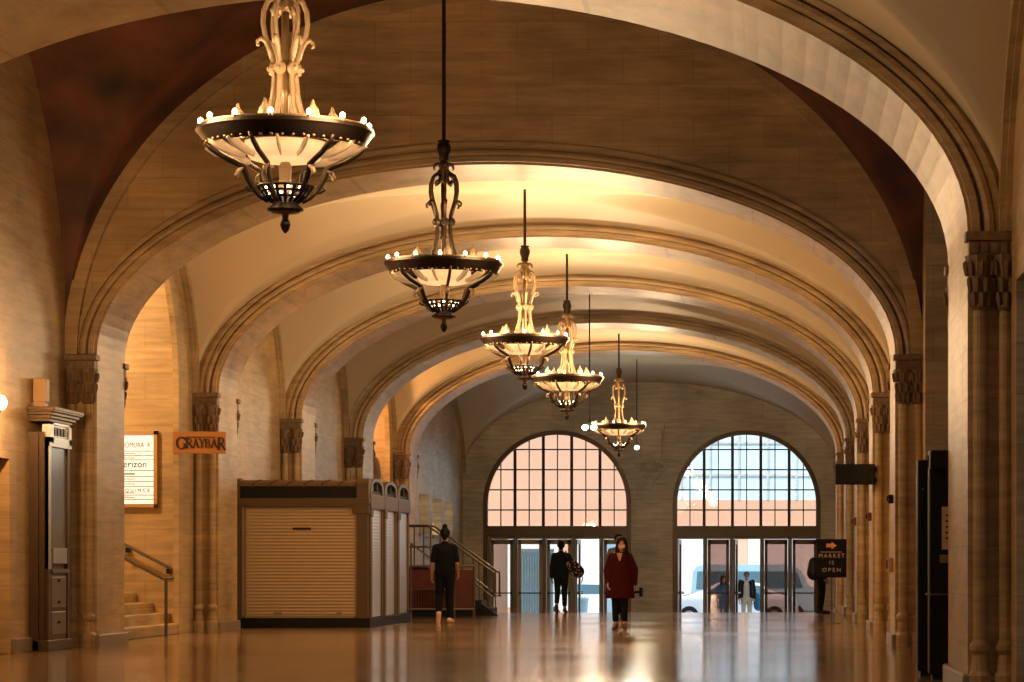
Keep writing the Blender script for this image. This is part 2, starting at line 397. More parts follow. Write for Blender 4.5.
# windows of the left wall
for k, (y0, y1, z0, z1) in enumerate(WINS):
    f = B()
    for (a0, a1, c0, c1) in ((y0, y0+.08, z0, z1), (y1-.08, y1, z0, z1), (y0, y1, z0, z0+.07), (y0, y1, z1-.07, z1), ((y0+y1)/2-.03, (y0+y1)/2+.03, z0, z1)):
        box(f, XL-.45, XL-.36, a0, a1, c0, c1)
    wn = struct('window_%d' % (k+3), f, 'bronze_trim')
    g = B(); box(g, XL-.42, XL-.40, y0+.06, y1-.06, z0+.05, z1-.05); obj('pane', g, 'glass', wn)
    s_ = B(); box(s_, XL-.3, XL+.06, y0-.05, y1+.05, z0-.08, z0); obj('window_sill', s_, 'base_stone', wn)
# ---- carved capital mesh
def capital_mesh():
    c = B(); W_ = .42; H = .66
    box(c, -W_/2-.03, W_/2+.03, -.17, .06, -.08, 0, .012)
    box(c, -W_/2, W_/2, -.14, .06, -.20, -.08, .01)
    for i in range(5): box(c, -W_/2+.02+i*.083, -W_/2+.075+i*.083, -.155, -.13, -.18, -.10)
    for i in range(2):   # two bells over the twin shafts
        x = -W_/4 + i*W_/2
        prof = [(.062, -H), (.085, -H+.02), (.07, -H+.05), (.09, -.45), (.115, -.30), (.135, -.2)]
        lathe(c, prof, 10, (x, -.05, 0))
        for row, (zz, rr, dr) in enumerate(((-.56, .08, .016), (-.44, .095, .018), (-.30, .118, .02))):
            for k in range(5):
                a_ = PI + PI*(k+.5*(row % 2))/4.0
                px, py = x+rr*math.cos(a_), -.05+rr*math.sin(a_)
                tube(c, [(px, py, zz-.07), (px+.01*math.cos(a_), py+.01*math.sin(a_), zz), (px+dr*math.cos(a_), py+dr*math.sin(a_), zz+.05), (px+dr*1.3*math.cos(a_), py+dr*1.3*math.sin(a_), zz+.025)], [.018, .026, .02, .008], 5)
    return c
cap_master = None
def add_capital(parent, x, y, face, z=ZS):
    """face -1: on the near side, +1 on the far side"""
    global cap_master
    if cap_master is None:
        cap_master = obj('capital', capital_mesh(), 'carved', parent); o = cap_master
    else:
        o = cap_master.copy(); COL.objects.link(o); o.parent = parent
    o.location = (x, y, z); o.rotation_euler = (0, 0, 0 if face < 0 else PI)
for k, (y0, y1) in enumerate(PIERS):
    n_ = 56
    zf = fz(y1)-.1
    cin = CX+.02
    b_ = arch_slab(B(), cin, A_IN, ZS, B_IN, XL-.1, XR+.1, TOP, y0, y1, 'y', zf=zf, n=n_)
    root = struct('trim_%d' % (k+1), b_, 'stone' if k != 4 else 'stone_grey')  # fifth arch greyer: look of its unlit bay put into the stone colour
    zb = fz(y0)
    # mouldings on both faces
    for (f0, s_) in ((y0, -1), (y1, 1)):
        m1 = B()
        sweep_rect(m1, cin, A_IN, ZS, B_IN, .03, .10, f0, f0+s_*.09, n=n_)
        pts = [(p[0], f0+s_*.03, p[1]) for p in ell(cin, A_IN+.18, ZS, B_IN+.15, n_)]
        tube(m1, pts, .055, 8)
        sweep_rect(m1, cin, A_IN, ZS, B_IN, .235, .30, f0, f0+s_*.05, n=n_)
        obj('moulding', m1, 'stone_arch', root)
        for side in (-1, 1):
            x0 = cin+side*(A_IN+.21)
            add_capital(root, x0, f0, s_)
            sh = B(); zz = fz(f0)
            for dx in (-.11, .11):
                r_ = .058
                lathe(sh, [(r_*1.75, zz), (r_*1.75, zz+.16), (r_*1.35, zz+.2), (r_*1.1, zz+.34), (r_*1.5, zz+.38), (r_*1.5, zz+.42), (r_, zz+.46), (r_, ZS-.66)], 12, (x0+dx, f0+s_*.03, 0))
            obj('pilaster_shaft', sh, 'stone_arch', root, smooth=False)
    for side in (-1, 1):
        xj = cin+side*A_IN
        p_ = B(); xa, xb = sorted((xj-side*.05, xj+side*.42)); zz = min(fz(y0), fz(y1))
        box(p_, xa, xb, y0-.06, y1+.06, zz-.1, max(fz(y0), fz(y1))+.17, .02)
        obj('plinth', p_, 'base_stone', root)
# vaults
def vault(name, y0, y1, b, m, n=28, rib=True, bx=None):
    yc = (y0+y1)/2; L_ = (y1-y0)/2
    th = [PI*i/(2*n) for i in range(2*n+1)]
    xs = [CX-A_OUT*math.cos(t) for t in th]; ys = [yc-L_*math.cos(t) for t in th]
    bm = B(); V = []
    for i in range(2*n+1):
        V.append([bm.verts.new((xs[i], ys[j], ZS+b*max(math.sin(th[i]), math.sin(th[j])))) for j in range(2*n+1)])
    for i in range(2*n):
        for j in range(2*n):
            a_, b_, c_, d_ = V[i][j], V[i+1][j], V[i+1][j+1], V[i][j+1]
            if (i < n) == (j < n): bm.faces.new((a_, b_, c_)); bm.faces.new((a_, c_, d_))
            else: bm.faces.new((a_, b_, d_)); bm.faces.new((b_, c_, d_))
    o = struct(name, bm, m, smooth=True)
    if rib:
        r_ = B()
        for xw, s_ in ((XL, 1), (XR, -1)) if b < 3.5 else ():
            sweep_rect(r_, yc, L_, ZS, b, -.14, .02, xw, xw+s_*.10, axis='x', n=48)
            sweep_rect(r_, yc, L_, ZS, b, -.20, -.14, xw, xw+s_*.05, axis='x', n=48)
        for yw, s_ in ((y0, 1), (y1, -1)):
            if b > 3.5:
                sweep_rect(r_, CX, A_OUT, ZS, b, -.16, .02, yw, yw+s_*.12, n=64)
        obj('rib', r_, 'stone_arch', o)
    return o
names = ['near', 'mural', 'c', 'd', 'e', 'f', 'g']
vault('ceiling_vault', 11.0, 23.8, B_BAY+.05, 'plaster')
vault('ceiling_vault', -2, 11.0, B_BAY+.05, 'plaster', rib=False)
vault('ceiling_vault', 26.4, 37.6, B_MUR, 'mural')
for (y0, y1) in ((39.2, 45.9), (47.5, 54.05), (55.65, 62.2), (63.8, 70.2), (71.8, 86.0)):
    vault('ceiling_vault', y0, y1, B_BAY, 'plaster')
# base boards along the left wall
b_ = B()
for (ya, yb) in ((-2, 33.3), (34.85, 37.55), (47.6, 54.0), (55.7, 62.1)):
    box(b_, XL, XL+.05, ya, yb, 0, .18, .008)
struct('baseboard_left', b_, 'base_stone')
b_ = B()
for (ya, yb) in ((36.9, 37.55), (39.3, 45.8), (47.6, 54.0), (55.7, 62.1)):
    box(b_, XR-.05, XR, ya, yb, 0, .18, .008)
struct('baseboard_right', b_, 'base_stone')
# ------------------------------------------------------------------ windows and doors of the end wall
def arch_window(c, idx):
    r = WR-.06; yw = EY0+.18
    f = B()
    zt = 2.175
    def topz(x): return WS+math.sqrt(max(r*r-(x-c)**2, 0))
    for i in range(-2, 3):
        pass
    step = .436
    for i in range(-4, 5):
        x = c+i*step; wdt = .045 if i % 2 else .016
        box(f, x-wdt, x+wdt, yw-.04, yw+.05, zt, topz(x)+.02)
    for j in range(1, 6):
        z = zt+.62*j-.0
        hw = r if z < WS else math.sqrt(max(r*r-(z-WS)**2, 0))
        box(f, c-hw, c+hw, yw-.03, yw+.04, z-.02, z+.02)
    o = struct('window_%d' % idx, f, 'bronze')
    t = B(); box(t, c-WR, c+WR, EY0-.04, EY0+.34, 2.04, 2.26, .01); box(t, c-WR, c+WR, EY0-.08, EY0+.3, 2.24, 2.30); box(t, c-WR, c+WR, EY0-.08, EY0+.3, 2.0, 2.05)
    obj('transom', t, 'bronze_trim', o)
    g = B(); prism(g, [(c-r, zt)] + ell(c, r, WS, r, 30) + [(c+r, zt)], yw+.0, yw+.012); obj('glazing', g, 'glass', o)
arch_window(WC[0], 1); arch_window(WC[1], 2)
def leaf(x0, x1, idx, gl='glass_door', opened=False, frame='bronze_trim', hinge=-1):
    z0 = ZEND; z1 = 1.89; wd = x1-x0; st = .095
    f = B()
    box(f, 0, st, -.03, .03, z0, z1); box(f, wd-st, wd, -.03, .03, z0, z1); box(f, 0, wd, -.03, .03, z1-.15, z1); box(f, 0, wd, -.03, .03, z0, z0+.28)
    o = struct('door_%d' % idx, f, frame)
    g = B(); box(g, st-.01, wd-st+.01, -.008, .008, z0+.26, z1-.14); obj('door_glass', g, gl, o)
    p = B(); tube(p, [(st*.4, -.1, .24), (wd-st*.4, -.1, .24)], .022, 6); box(p, st*.3, st*.7, -.11, 0, .2, .28); box(p, wd-st*.7, wd-st*.3, -.11, 0, .2, .28); obj('push_bar', p, 'bronze', o)
    o.location = (x0, EY0+.2, 0)
    if opened:
        if hinge < 0: o.rotation_euler = (0, 0, math.radians(84))
        else: o.location = (x1, EY0+.2, 0); o.rotation_euler = (0, 0, math.radians(96))
    return o
def door_frame(c, bounds, idx, header):
    f = B()
    for k, x in enumerate(bounds):
        wd = .065 if 0 < k < len(bounds)-1 else .10
        box(f, x-wd, x+wd, EY0+.08, EY0+.32, ZEND, 2.05, .01)
    box(f, bounds[0], bounds[-1], EY0+.1, EY0+.3, 1.90, 2.05)
    struct('trim_door_frame_%d' % idx, f, 'door_frame')
def px(x): return (x-770)/32.56
lb = [px(v) for v in (487.5, 515, 544, 573, 601, 628)]
rb = [px(v) for v in (674.5, 705, 731.5, 762, 790, 819.5)]
door_frame(WC[0], lb, 1, 0); door_frame(WC[1], rb, 2, 0)
di = 1
for k in range(5):
    leaf(lb[k]+.075, lb[k+1]-.075, di, gl=('glass', 'glass', 'glass', 'glass', 'glass_blue')[k], opened=(k == 3), frame=('door_frame', 'wood_tan', 'olive_light', 'door_frame', 'door_frame')[k]); di += 1
for k in range(5):
    leaf(rb[k]+.075, rb[k+1]-.075, di, opened=(k in (0, 2))); di += 1
# ------------------------------------------------------------------ outside
b_ = B(); box(b_, -60, 60, EY1-.02, 96, -1.1, -.86); struct('street_pavement', b_, 'pavement')
b_ = B(); box(b_, -60, 60, 96, 109, -1.2, -.98); struct('street', b_, 'asphalt')
b_ = B(); box(b_, -60, 60, 109, 112.2, -1.1, -.84); struct('street_pavement', b_, 'pavement')
def facade(x0, x1, label, upper):
    root = empty('building', ((x0+x1)/2, 112, -.9), 0, label, 'building'); W_ = (x1-x0)/2
    w_ = B(); box(w_, -W_, W_, 0, 6, 0, 4.6 if upper else 24); obj('wall', w_, 'peach', root)
    s_ = B(); n = int(W_*2/3.2)
    for k in range(n):
        xa = -W_+.4+k*(2*W_-.4)/n; box(s_, xa, xa+(2*W_-.4)/n-.5, -.06, .2, .3, 3.4)
    obj('storefront', s_, 'pale_wall', root)
    cpy = B(); box(cpy, -W_, W_, -.35, .1, 3.5, 3.75); obj('cornice', cpy, 'peach', root)
    if upper:
        u = B(); box(u, -W_, W_, .05, 6, 4.6, 24)
        obj('curtain_wall', u, 'blue_panel', root)
        v = B()
        k = 0
        while -W_+k*1.15 < W_: box(v, -W_+k*1.15-.04, -W_+k*1.15+.04, -.05, .06, 4.6, 24); k += 1
        for z in (5.6, 6.9, 8.2, 9.5, 10.8, 12.1): box(v, -W_, W_, -.04, .06, z-.05, z+.05)
        obj('mullion', v, 'silver', root)
    else:
        for i in range(n):
            for z in (8.5, 12, 15.5):
                xa = -W_+1+i*(2*W_)/n; v = B(); box(v, xa, xa+1.2, -.03, .05, z, z+1.8); obj('window', v, 'car_glass', root)
facade(-40, -4.8, 'plain peach building across the street seen through the left arched window', False)
facade(-4.7, 30, 'building with pale blue glass panels across the street behind the right arched window', True)
def car(loc, rz, m, label, van=False, L_=4.6):
    root = empty('car', loc, rz, label, 'car')
    if van: prof = [(-2.3, .35), (-2.3, 1.0), (-2.2, 1.95), (-1.9, 2.1), (1.2, 2.1), (1.7, 1.95), (2.0, 1.25), (2.5, 1.1), (2.6, .8), (2.6, .35)]
    else: prof = [(-2.25, .35), (-2.3, .8), (-2.1, 1.0), (-1.5, 1.05), (-1.0, 1.42), (-.6, 1.5), (.5, 1.48), (1.2, 1.08), (2.0, .95), (2.3, .75), (2.3, .35)]
    b = B(); prism(b, prof, -.88, .88); bmesh.ops.bevel(b, geom=b.edges[:], offset=.07, segments=2, affect='EDGES'); obj('car_body', b, m, root)
    g = B()
    if van: prism(g, [(-2.1, 1.2), (-2.05, 1.85), (1.1, 1.85), (1.6, 1.8), (1.8, 1.25)], -.9, .9)
    else: prism(g, [(-1.35, 1.08), (-.95, 1.36), (-.55, 1.42), (.45, 1.4), (1.0, 1.08)], -.9, .9)
    obj('car_window', g, 'car_glass', root)
    for x in (-1.45, 1.5):
        for y in (-.8, .8):
            w_ = B(); prism(w_, [(x+.33*math.cos(t*PI/8), .33+.33*math.sin(t*PI/8)) for t in range(16)], y-.11, y+.11); obj('wheel', w_, 'rubber', root)
            h_ = B(); prism(h_, [(x+.18*math.cos(t*PI/6), .33+.18*math.sin(t*PI/6)) for t in range(12)], y-.125, y+.125); obj('hubcap', h_, 'steel', root)
car((-6.1, 97.6, -.98), 0, 'car_white', 'white car parked beyond the left doors')
car((-1.3, 97.9, -.98), PI, 'car_white', 'white car parked beyond the open right hand doors', L_=4.6)
car((-.6, 103, -.98), 0, 'car_blue', 'blue grey van on the street behind the parked white car', True)
b_ = B(); lathe(b_, [(.2, -.86), (.24, -.1), (.27, -.08), (.27, 0.0), (.2, .04), (.05, .06)], 16, (px(583)*1.08-.05, 92.5, 0)); tag(obj('litter_bin', b_, 'car_blue'), 'grey round litter bin on the pavement beyond the left doors', 'bin')
b_ = B()
for k in range(14): tube(b_, [(px(517)*1.04+k*.085, 89.6, -.86), (px(517)*1.04+k*.085, 89.6, 1.55)], .045, 6)
box(b_, px(517)*1.04-.06, px(517)*1.04+1.17, 89.55, 89.65, 1.5, 1.62)
tag(obj('ribbed_screen', b_, 'blue_curtain'), 'blue ribbed screen standing outside behind the second left door', 'screen')
b_ = B(); box(b_, px(487)*1.04-.6, px(507)*1.04, 89.3, 89.7, -.86, 1.95, .02); tag(obj('pillar', b_, 'peach'), 'peach pillar outside behind the first left door', 'pillar')
# ------------------------------------------------------------------ chandeliers
def chandelier():
    root = empty('chandelier', (0, 0, 0))
    K = 1.045
    def S(p): return tuple(v*K for v in p)
    def part(nm, b, m, par=root, smooth=True):
        for v in b.verts: v.co.z *= 1.07 if v.co.z > 0 else .84
        return obj(nm, b, m, par, smooth)
    b = lathe(B(), [(.03*K, 1.08*K), (.055*K, 1.10*K), (.05*K, 1.13*K), (.075*K, 1.2*K), (.07*K, 1.25*K), (.05*K, 1.27*K), (.07*K, 1.29*K), (.03*K, 1.30*K)], 14); part('vase', b, 'bronze')
    b = lathe(B(), [(.03, .86*K), (.06, .9*K), (.045, .94*K), (.075, .98*K), (.045, 1.02*K), (.06, 1.05*K), (.035, 1.09*K)], 14); part('stem', b, 'gilt')
    b = B()
    for k in range(8):
        a = k*PI/4; c_, s_ = math.cos(a), math.sin(a)
        tube(b, [S((c_*r, s_*r, z)) for r, z in ((.03, 1.03), (.07, 1.055), (.105, 1.04), (.115, 1.01), (.1, 1.0))], [.014, .018, .014, .01, .006], 6)
    part('leaf_crown', b, 'gilt')
    b = lathe(B(), [(.028, .0), (.028, .3), (.045, .33), (.03, .36), (.03, .9)], 12); part('centre_tube', b, 'gilt')
    for k in range(6):
        a = k*PI/3+.26; c_, s_ = math.cos(a), math.sin(a)
        b = B()
        path = [(.04, .93), (.075, .955), (.125, .93), (.155, .86), (.16, .78), (.145, .70), (.115, .62), (.09, .55), (.078, .48), (.078, .40), (.088, .30), (.112, .2), (.15, .11), (.2, .05), (.27, .0)]
        tube(b, [S((c_*r, s_*r, z)) for r, z in path], .02, 8, flat=.6, up=(c_, s_, .001))
        part('strap', b, 'ivory' )
        b = B()
        curl = [(.10, .54), (.115, .6), (.14, .655), (.175, .675), (.20, .655), (.2, .63), (.185, .625)]
        tube(b, [S((c_*r, s_*r, z)) for r, z in curl], [.014, .018, .018, .016, .014, .012, .01], 7); 
        part('scroll_leaf', b, 'ivory')
        b = B(); tube(b, [S((c_*r, s_*r, z)) for r, z in [(.05, .93), (.06, .86), (.09, .84), (.1, .87), (.085, .89)]], .012, 6)
        part('inner_curl', b, 'ivory')
        b = B(); m_ = Matrix.Translation(S((c_*.1, s_*.1, .47))) @ Matrix.Rotation(a, 4, 'Z') @ Matrix.Rotation(PI/2, 4, 'Y')
        bmesh.ops.create_cone(b, cap_ends=True, segments=14, radius1=.048, radius2=.04, depth=.03, matrix=m_)
        bmesh.ops.create_icosphere(b, subdivisions=1, radius=.02, matrix=m_ @ Matrix.Translation((0, 0, .02)))
        part('medallion', b, 'ivory', smooth=False)
    # ring
    R = .635*K
    b = lathe(B(), [(R*.965, .075), (R*.995, .07), (R*1.01, .045), (R*.985, .03), (R*.90, -.06), (R*.875, -.075), (R*.85, -.06), (R*.93, .03)], 72, close=True); ring = part('ring', b, 'bronze', smooth=False)
    b = lathe(B(), [(R*.93, .05), (R*.955, .085), (R*.95, .09), (R*.90, .07)], 60, close=True)
    for k in range(48):
        a = k*2*PI/48; ball(b, (R*.90*math.cos(a), R*.90*math.sin(a), -.058), .016, 1)
    part('ring_trim', b, 'gilt', ring)
    for k in range(14):
        a = (k+.5)*2*PI/14; c_, s_ = math.cos(a), math.sin(a)
        b = lathe(B(), [(.014, .06), (.018, .085), (.012, .09), (.02, .1), (.012, .11)], 8, (R*.95*c_, R*.95*s_, 0)); 
        cup_ = part('bulb_socket', b, 'gilt')
        b = B(); ball(b, (R*.95*c_, R*.95*s_, .108), .022, 1, (1, 1, 1.25)); part('bulb', b, 'bulb', cup_)
    for k in range(6):
        a = k*PI/3+.26; c_, s_ = math.cos(a), math.sin(a)
        b = lathe(B(), [(.03, .05), (.045, .08), (.03, .1), (.05, .13), (.045, .17), (.02, .2), (.008, .24)], 8, (R*.86*c_*.62, R*.86*s_*.62, 0)); part('candle_finial', b, 'ivory')
        b = B()
        path = [(.58, -.03), (.53, -.10), (.45, -.165), (.36, -.215), (.30, -.25), (.285, -.30), (.265, -.36), (.23, -.43), (.18, -.50), (.12, -.545)]
        tube(b, [S((c_*r, s_*r, z)) for r, z in path], [.022, .026, .026, .026, .028, .026, .024, .022, .02, .018], 8, flat=.7, up=(c_, s_, .001)); arm = part('arm', b, 'bronze' if k % 2 else 'bronze_trim')
        b = B(); tube(b, [S((c_*r, s_*r, z)) for r, z in [(.30, -.26), (.33, -.285), (.35, -.32), (.34, -.345), (.325, -.335)]], [.02, .022, .018, .014, .01], 7)
        part('curl', b, 'ivory', arm)
        b = B(); tube(b, [S((c_*r, s_*r, z)) for r, z in [(.2, -.46), (.25, -.455), (.28, -.43), (.275, -.41)]], .012, 6)
        part('tendril', b, 'bronze', arm)
        # shell leaf panels between the arms and under the ring
        b = B()
        for t in (-.19, .19):
            aa = a+PI/6+t; cc, ss = math.cos(aa), math.sin(aa)
            tube(b, [S((cc*r, ss*r, z)) for r, z in [(.565, -.045), (.50, -.10), (.41, -.145), (.31, -.175)]], [.05, .05, .04, .026], 6, flat=.25, up=(cc*.3, ss*.3, 1))
        part('shell_panel', b, 'shell')
    b = lathe(B(), [(.25, -.01), (.30, -.015), (.305, -.05), (.29, -.14), (.26, -.185), (.2, -.205), (.05, -.21)], 28); part('glass_bowl', b, 'bowl')
    b = lathe(B(), [(.30, -.0), (.33, .0), (.33, -.02), (.315, -.035), (.3, -.02)], 32, close=True)
    for k in range(32):
        a = k*2*PI/32; ball(b, (.33*math.cos(a), .33*math.sin(a), -.02), .016, 1)
    part('bowl_rim', b, 'gilt')
    b = lathe(B(), [(.03, -.2), (.05, -.25), (.045, -.38), (.06, -.4), (.06, -.5), (.02, -.52)], 12); part('candle_tube', b, 'ivory')
    b = B()
    for k in range(18):
        a = k*2*PI/18; c_, s_ = math.cos(a), math.sin(a)
        tube(b, [(c_*.21, s_*.21, -.42), (c_*.185, s_*.185, -.46), (c_*.15, s_*.15, -.52), (c_*.1, s_*.1, -.57)], .014, 6)
    for z, r in ((-.43, .21), (-.475, .18), (-.525, .15)):
        lathe(b, [(r, z+.012), (r+.012, z), (r, z-.012), (r-.012, z)], 24, close=True)
    lathe(b, [(.1, -.53), (.085, -.58), (.13, -.62), (.14, -.64), (.13, -.65), (.02, -.652)], 18)
    part('pierced_cup', b, 'bronze')
    b = B()
    for k in range(9):
        a = k*2*PI/9; 
        for z, r in ((-.45, .15), (-.5, .125)): ball(b, (math.cos(a+z*9)*r, math.sin(a+z*9)*r, z), .016, 1)
    part('small_bulb', b, 'bulb')['kind'] = 'stuff'
    b = lathe(B(), [(.12, -.652), (.1, -.668), (.03, -.675), (.022, -.72), (.03, -.73)], 16); part('amber_disc', b, 'gilt')
    b = lathe(B(), [(.012, -.72), (.034, -.745), (.04, -.775), (.028, -.82), (.006, -.85)], 12); part('drop_finial', b, 'bronze')
    return root
ZR = 4.48
chs = [(21.2, 7.0, 'nearest and largest of the chandeliers, ivory straps lit, top cut by picture edge', -.0, 84),
       (31.5, 8.6, 'second nearest chandelier, dark scrolled stem on a long black rod against the stone wall', .5, 40),
       (41.9, 6.62, 'third chandelier from the front, hanging behind the first big stone arch', .52, 150),
       (50.6, 6.62, 'fourth chandelier from the front, its ring overlapped by the third one', .0, 150),
       (68.0, 6.62, 'farthest and smallest of the chandeliers, above the gap between the arched windows', .3, 120)]
proto = None
for i, (y, zc, lab, rz, pw) in enumerate(chs):
    if proto is None: proto = chandelier(); o = proto
    else: o = copy_tree(proto)
    o.location = (CX+.03, y, ZR - (.155 if y < 25 else .05)); o.rotation_euler = (0, 0, rz)
    for ch in list(o.children):
        if ch.name.startswith('rod'): bpy.data.objects.remove(ch)
    tag(o, lab, 'chandelier', 'bronze ring chandeliers along the hall')
for (o_, (y, zc, lab, rz, pw)) in zip([o for o in COL.objects if o.name.startswith('chandelier')], chs):
    zt = ZS + (B_MUR if y in (31.5,) else B_BAY)
    b = B(); lathe(b, [(.022, 1.43), (.022, zt-ZR+.15)], 10)
    obj('rod', b, 'bronze', o_)
    zl = o_.location.z
    for k in range(4): lamp('chandelier_ring_light', 'POINT', (CX+.03+.8*math.cos(k*PI/2+.7), y+.8*math.sin(k*PI/2+.7), zl+.16), pw*.62, (1, .66, .35), .22)
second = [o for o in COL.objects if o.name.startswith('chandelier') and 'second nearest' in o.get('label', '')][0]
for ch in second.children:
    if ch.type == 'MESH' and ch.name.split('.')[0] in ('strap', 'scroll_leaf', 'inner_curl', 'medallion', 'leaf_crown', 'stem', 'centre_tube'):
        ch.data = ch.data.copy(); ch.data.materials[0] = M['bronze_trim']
# bare bulbs on cords
for (y, x, zb, lab) in ((58.0, CX-.04, 3.95, 'bare white lamp on a thin cord left of the farthest chandelier'), (76.5, CX+.06, 4.31, 'bare white lamp on a thin cord right of the farthest chandelier')):
    root = empty('hanging_lamp', (x, y, zb), 0, lab, 'lamp', 'bare work lamps hung on cords')
    b = B(); tube(b, [(0, 0, .12), (0, 0, ZS+B_BAY-zb)], .014, 6); obj('cord', b, 'cord', root)
    b = lathe(B(), [(.04, .05), (.05, .1), (.02, .16)], 10); obj('socket', b, 'cord', root)
    for dx in ((-.09, .09) if y < 60 else (0,)):
        b = B(); ball(b, (dx, 0, 0), .07, 2, (1, 1, .85)); obj('bulb', b, 'cool_bulb', root, True)
    lamp('hanging_lamp_light', 'POINT', (x, y-.2, zb-.25), 55 if y > 60 else 20, (.95, 1, .85), .45)
# recess lamps, the sconce in view and an added one out of view
def sconce(y, side, label, pw, z=3.08):
    x = XL if side < 0 else XR; s_ = -side
    root = empty('wall_sconce', (x, y, z), 0, label, 'sconce')
    b = B(); box(b, min(0, s_*.03), max(0, s_*.03), -.06, .06, -.15, .15, .008); obj('back_plate', b, 'bronze', root)
    b = B(); tube(b, [(s_*.03, 0, -.05), (s_*.12, 0, -.08), (s_*.16, 0, -.02)], .014, 6); obj('bracket', b, 'bronze', root)
    b = B(); ball(b, (s_*.16, 0, .06), .07, 2, (1, 1, 1.3)); obj('globe', b, 'bulb', root, True)
    lamp('sconce_light', 'POINT', (x+s_*.42, y, z+.05), pw, WARM, .08)
sconce(33.8, -1, 'small glowing wall sconce at the left picture edge', 75, 3.0)
sconce(29.5, -1, 'added wall sconce out of view nearer than the picture edge, lighting the left wall', 100)  # unseen sconce added to brighten the left wall
lamp('stair_recess_light', 'POINT', (XL-2.6, 42.6, 5.6), 520, (1, .64, .30), .25)
lamp('far_recess_light', 'POINT', (XL-1.6, 67.0, 5.0), 420, WARM, .25)
# ------------------------------------------------------------------ signs
def graybar_letter(b, ch, x, z, h, w_):
    """roman letters with thick and thin strokes and serifs; returns advance"""
    T = .16*h; t = .07*h; d0, d1 = -.012, .0
    def bar(ax, az, bx, bz, wd):
        v = Vector((bx-ax, 0, bz-az)); n = Vector((v.z, 0, -v.x)).normalized()*wd/2
        prism(b, [(x+ax*w_-n.x*1, z+az*h-n.z), (x+ax*w_+n.x, z+az*h+n.z), (x+bx*w_+n.x, z+bz*h+n.z), (x+bx*w_-n.x, z+bz*h-n.z)], d0, d1)
    def bar2(ax, az, bx, bz, wd):
        p, q = Vector((x+ax*w_, z+az*h)), Vector((x+bx*w_, z+bz*h)); v = (q-p).normalized(); n = Vector((-v.y, v.x))*wd/2
        prism(b, [tuple(p-n), tuple(q-n), tuple(q+n), tuple(p+n)], d0, d1)
    def ser(ax, az): bar2(ax-.16, az, ax+.16, az, t*.8)
    def arc(cx, cz, rx, rz, a0, a1, thick_mid, thick_end, n=14):
        pr = []
        for i in range(n+1):
            a = math.radians(a0+(a1-a0)*i/n); k = abs(math.cos(a)); wd = thick_end+(thick_mid-thick_end)*k
            pr.append((a, wd))
        for (a, wa), (c, wc) in zip(pr, pr[1:]):
            def P(a, o): return (x+cx*w_+(rx*w_+o)*math.cos(a), z+cz*h+(rz*h+o*.8)*math.sin(a))
            prism(b, [P(a, -wa/2), P(c, -wc/2), P(c, wc/2), P(a, wa/2)], d0, d1)
    if ch == 'G':
        arc(.5, .5, .42, .46, 45, 318, T, t); bar2(.86, .42, .86, .08, T*.8); ser(.82, .42); bar2(.8, .92, .86, .7, t)
    if ch in 'RB':
        bar2(.2, 0, .2, 1, T); ser(.2, .03); ser(.2, .97); arc(.42, .74, .3, .23, -90, 90, T*.9, t); bar2(.2, .97, .44, .97, t); bar2(.2, .51, .44, .51, t)
        if ch == 'R': bar2(.42, .52, .88, .0, T); ser(.92, .03)
        else: arc(.42, .27, .36, .25, -90, 90, T*.9, t); bar2(.2, .02, .44, .02, t)
    if ch == 'A': bar2(.5, 1, .14, 0, t); bar2(.46, 1, .84, 0, T); bar2(.26, .34, .72, .34, t); ser(.14, .03); ser(.84, .03)
    if ch == 'Y': bar2(.14, 1, .5, .5, T); bar2(.88, 1, .52, .5, t); bar2(.5, .52, .5, 0, T); ser(.5, .03); ser(.14, .97); ser(.88, .97)
sy = 44.4; sk = 2800/sy
def sgn(x, y): return ((x-770)/sk, EYE+(565-y)/sk)
x0, z1 = sgn(172.5, 431.5); x1, z0 = sgn(225.5, 453.5)
root = empty('wall_sign', ((x0+x1)/2, sy, (z0+z1)/2), 0, 'tan GRAYBAR sign board on the pier beside the stairs', 'sign')
hw, hh = (x1-x0)/2, (z1-z0)/2
b_ = B(); box(b_, -hw, hw, 0, .07, -hh, hh, .006); obj('board', b_, 'sign_tan', root)
b_ = B(); box(b_, -.06, .06, .07, .31, -.05, .05); obj('bracket', b_, 'bronze', root)
b_ = B(); xx = -hw+.055
for ch, hgt, wd, zb in (('G', .20, .165, -.105), ('R', .15, .12, -.08), ('A', .135, .115, -.075), ('Y', .135, .10, -.075), ('B', .135, .105, -.075), ('A', .135, .115, -.075), ('R', .20, .145, -.115)):
    graybar_letter(b_, ch, xx, zb, hgt, wd); xx += wd*.9
box(b_, -hw+.2, hw-.17, -.012, 0, .085, .093)
obj('lettering', b_, 'letter_dark', root)
# lit tenant directory on the recess wall
dy = 45.2; dk = 2800/dy
cx_, cz_ = (133-770)/dk, EYE+(565-469)/dk
root = empty('directory_board', (cx_, dy, cz_), 0, 'lit white tenant directory in a wooden frame on the stair wall', 'directory board')
fw, fh = 24.5/dk, 38.5/dk
b_ = B()
t_ = .06
for (a0, a1, c0, c1) in ((-fw, -fw+t_, -fh, fh), (fw-t_, fw, -fh, fh), (-fw, fw, fh-t_*1.2, fh), (-fw, fw, -fh, -fh+t_)): box(b_, a0, a1, -.03, .05, c0, c1, .006)
obj('frame', b_, 'wood_tan', root)
b_ = B(); box(b_, -fw+t_, fw-t_, 0, .04, -fh+t_, fh-t_*1.2); obj('lit_panel', b_, 'lit_sign', root)
b_ = B()
for z in (.29, .22, .15, -.02, -.12, -.20, -.28, -.42, -.49): box(b_, -fw+t_, fw-t_, -.004, 0, z-.005, z+.005)
obj('row_line', b_, 'grey_line', root)
b_ = B()
for z in (.255, .18, -.07, -.085, -.16, -.24, -.385, -.455): box(b_, -.19, .03, -.003, 0, z-.007, z+.007)
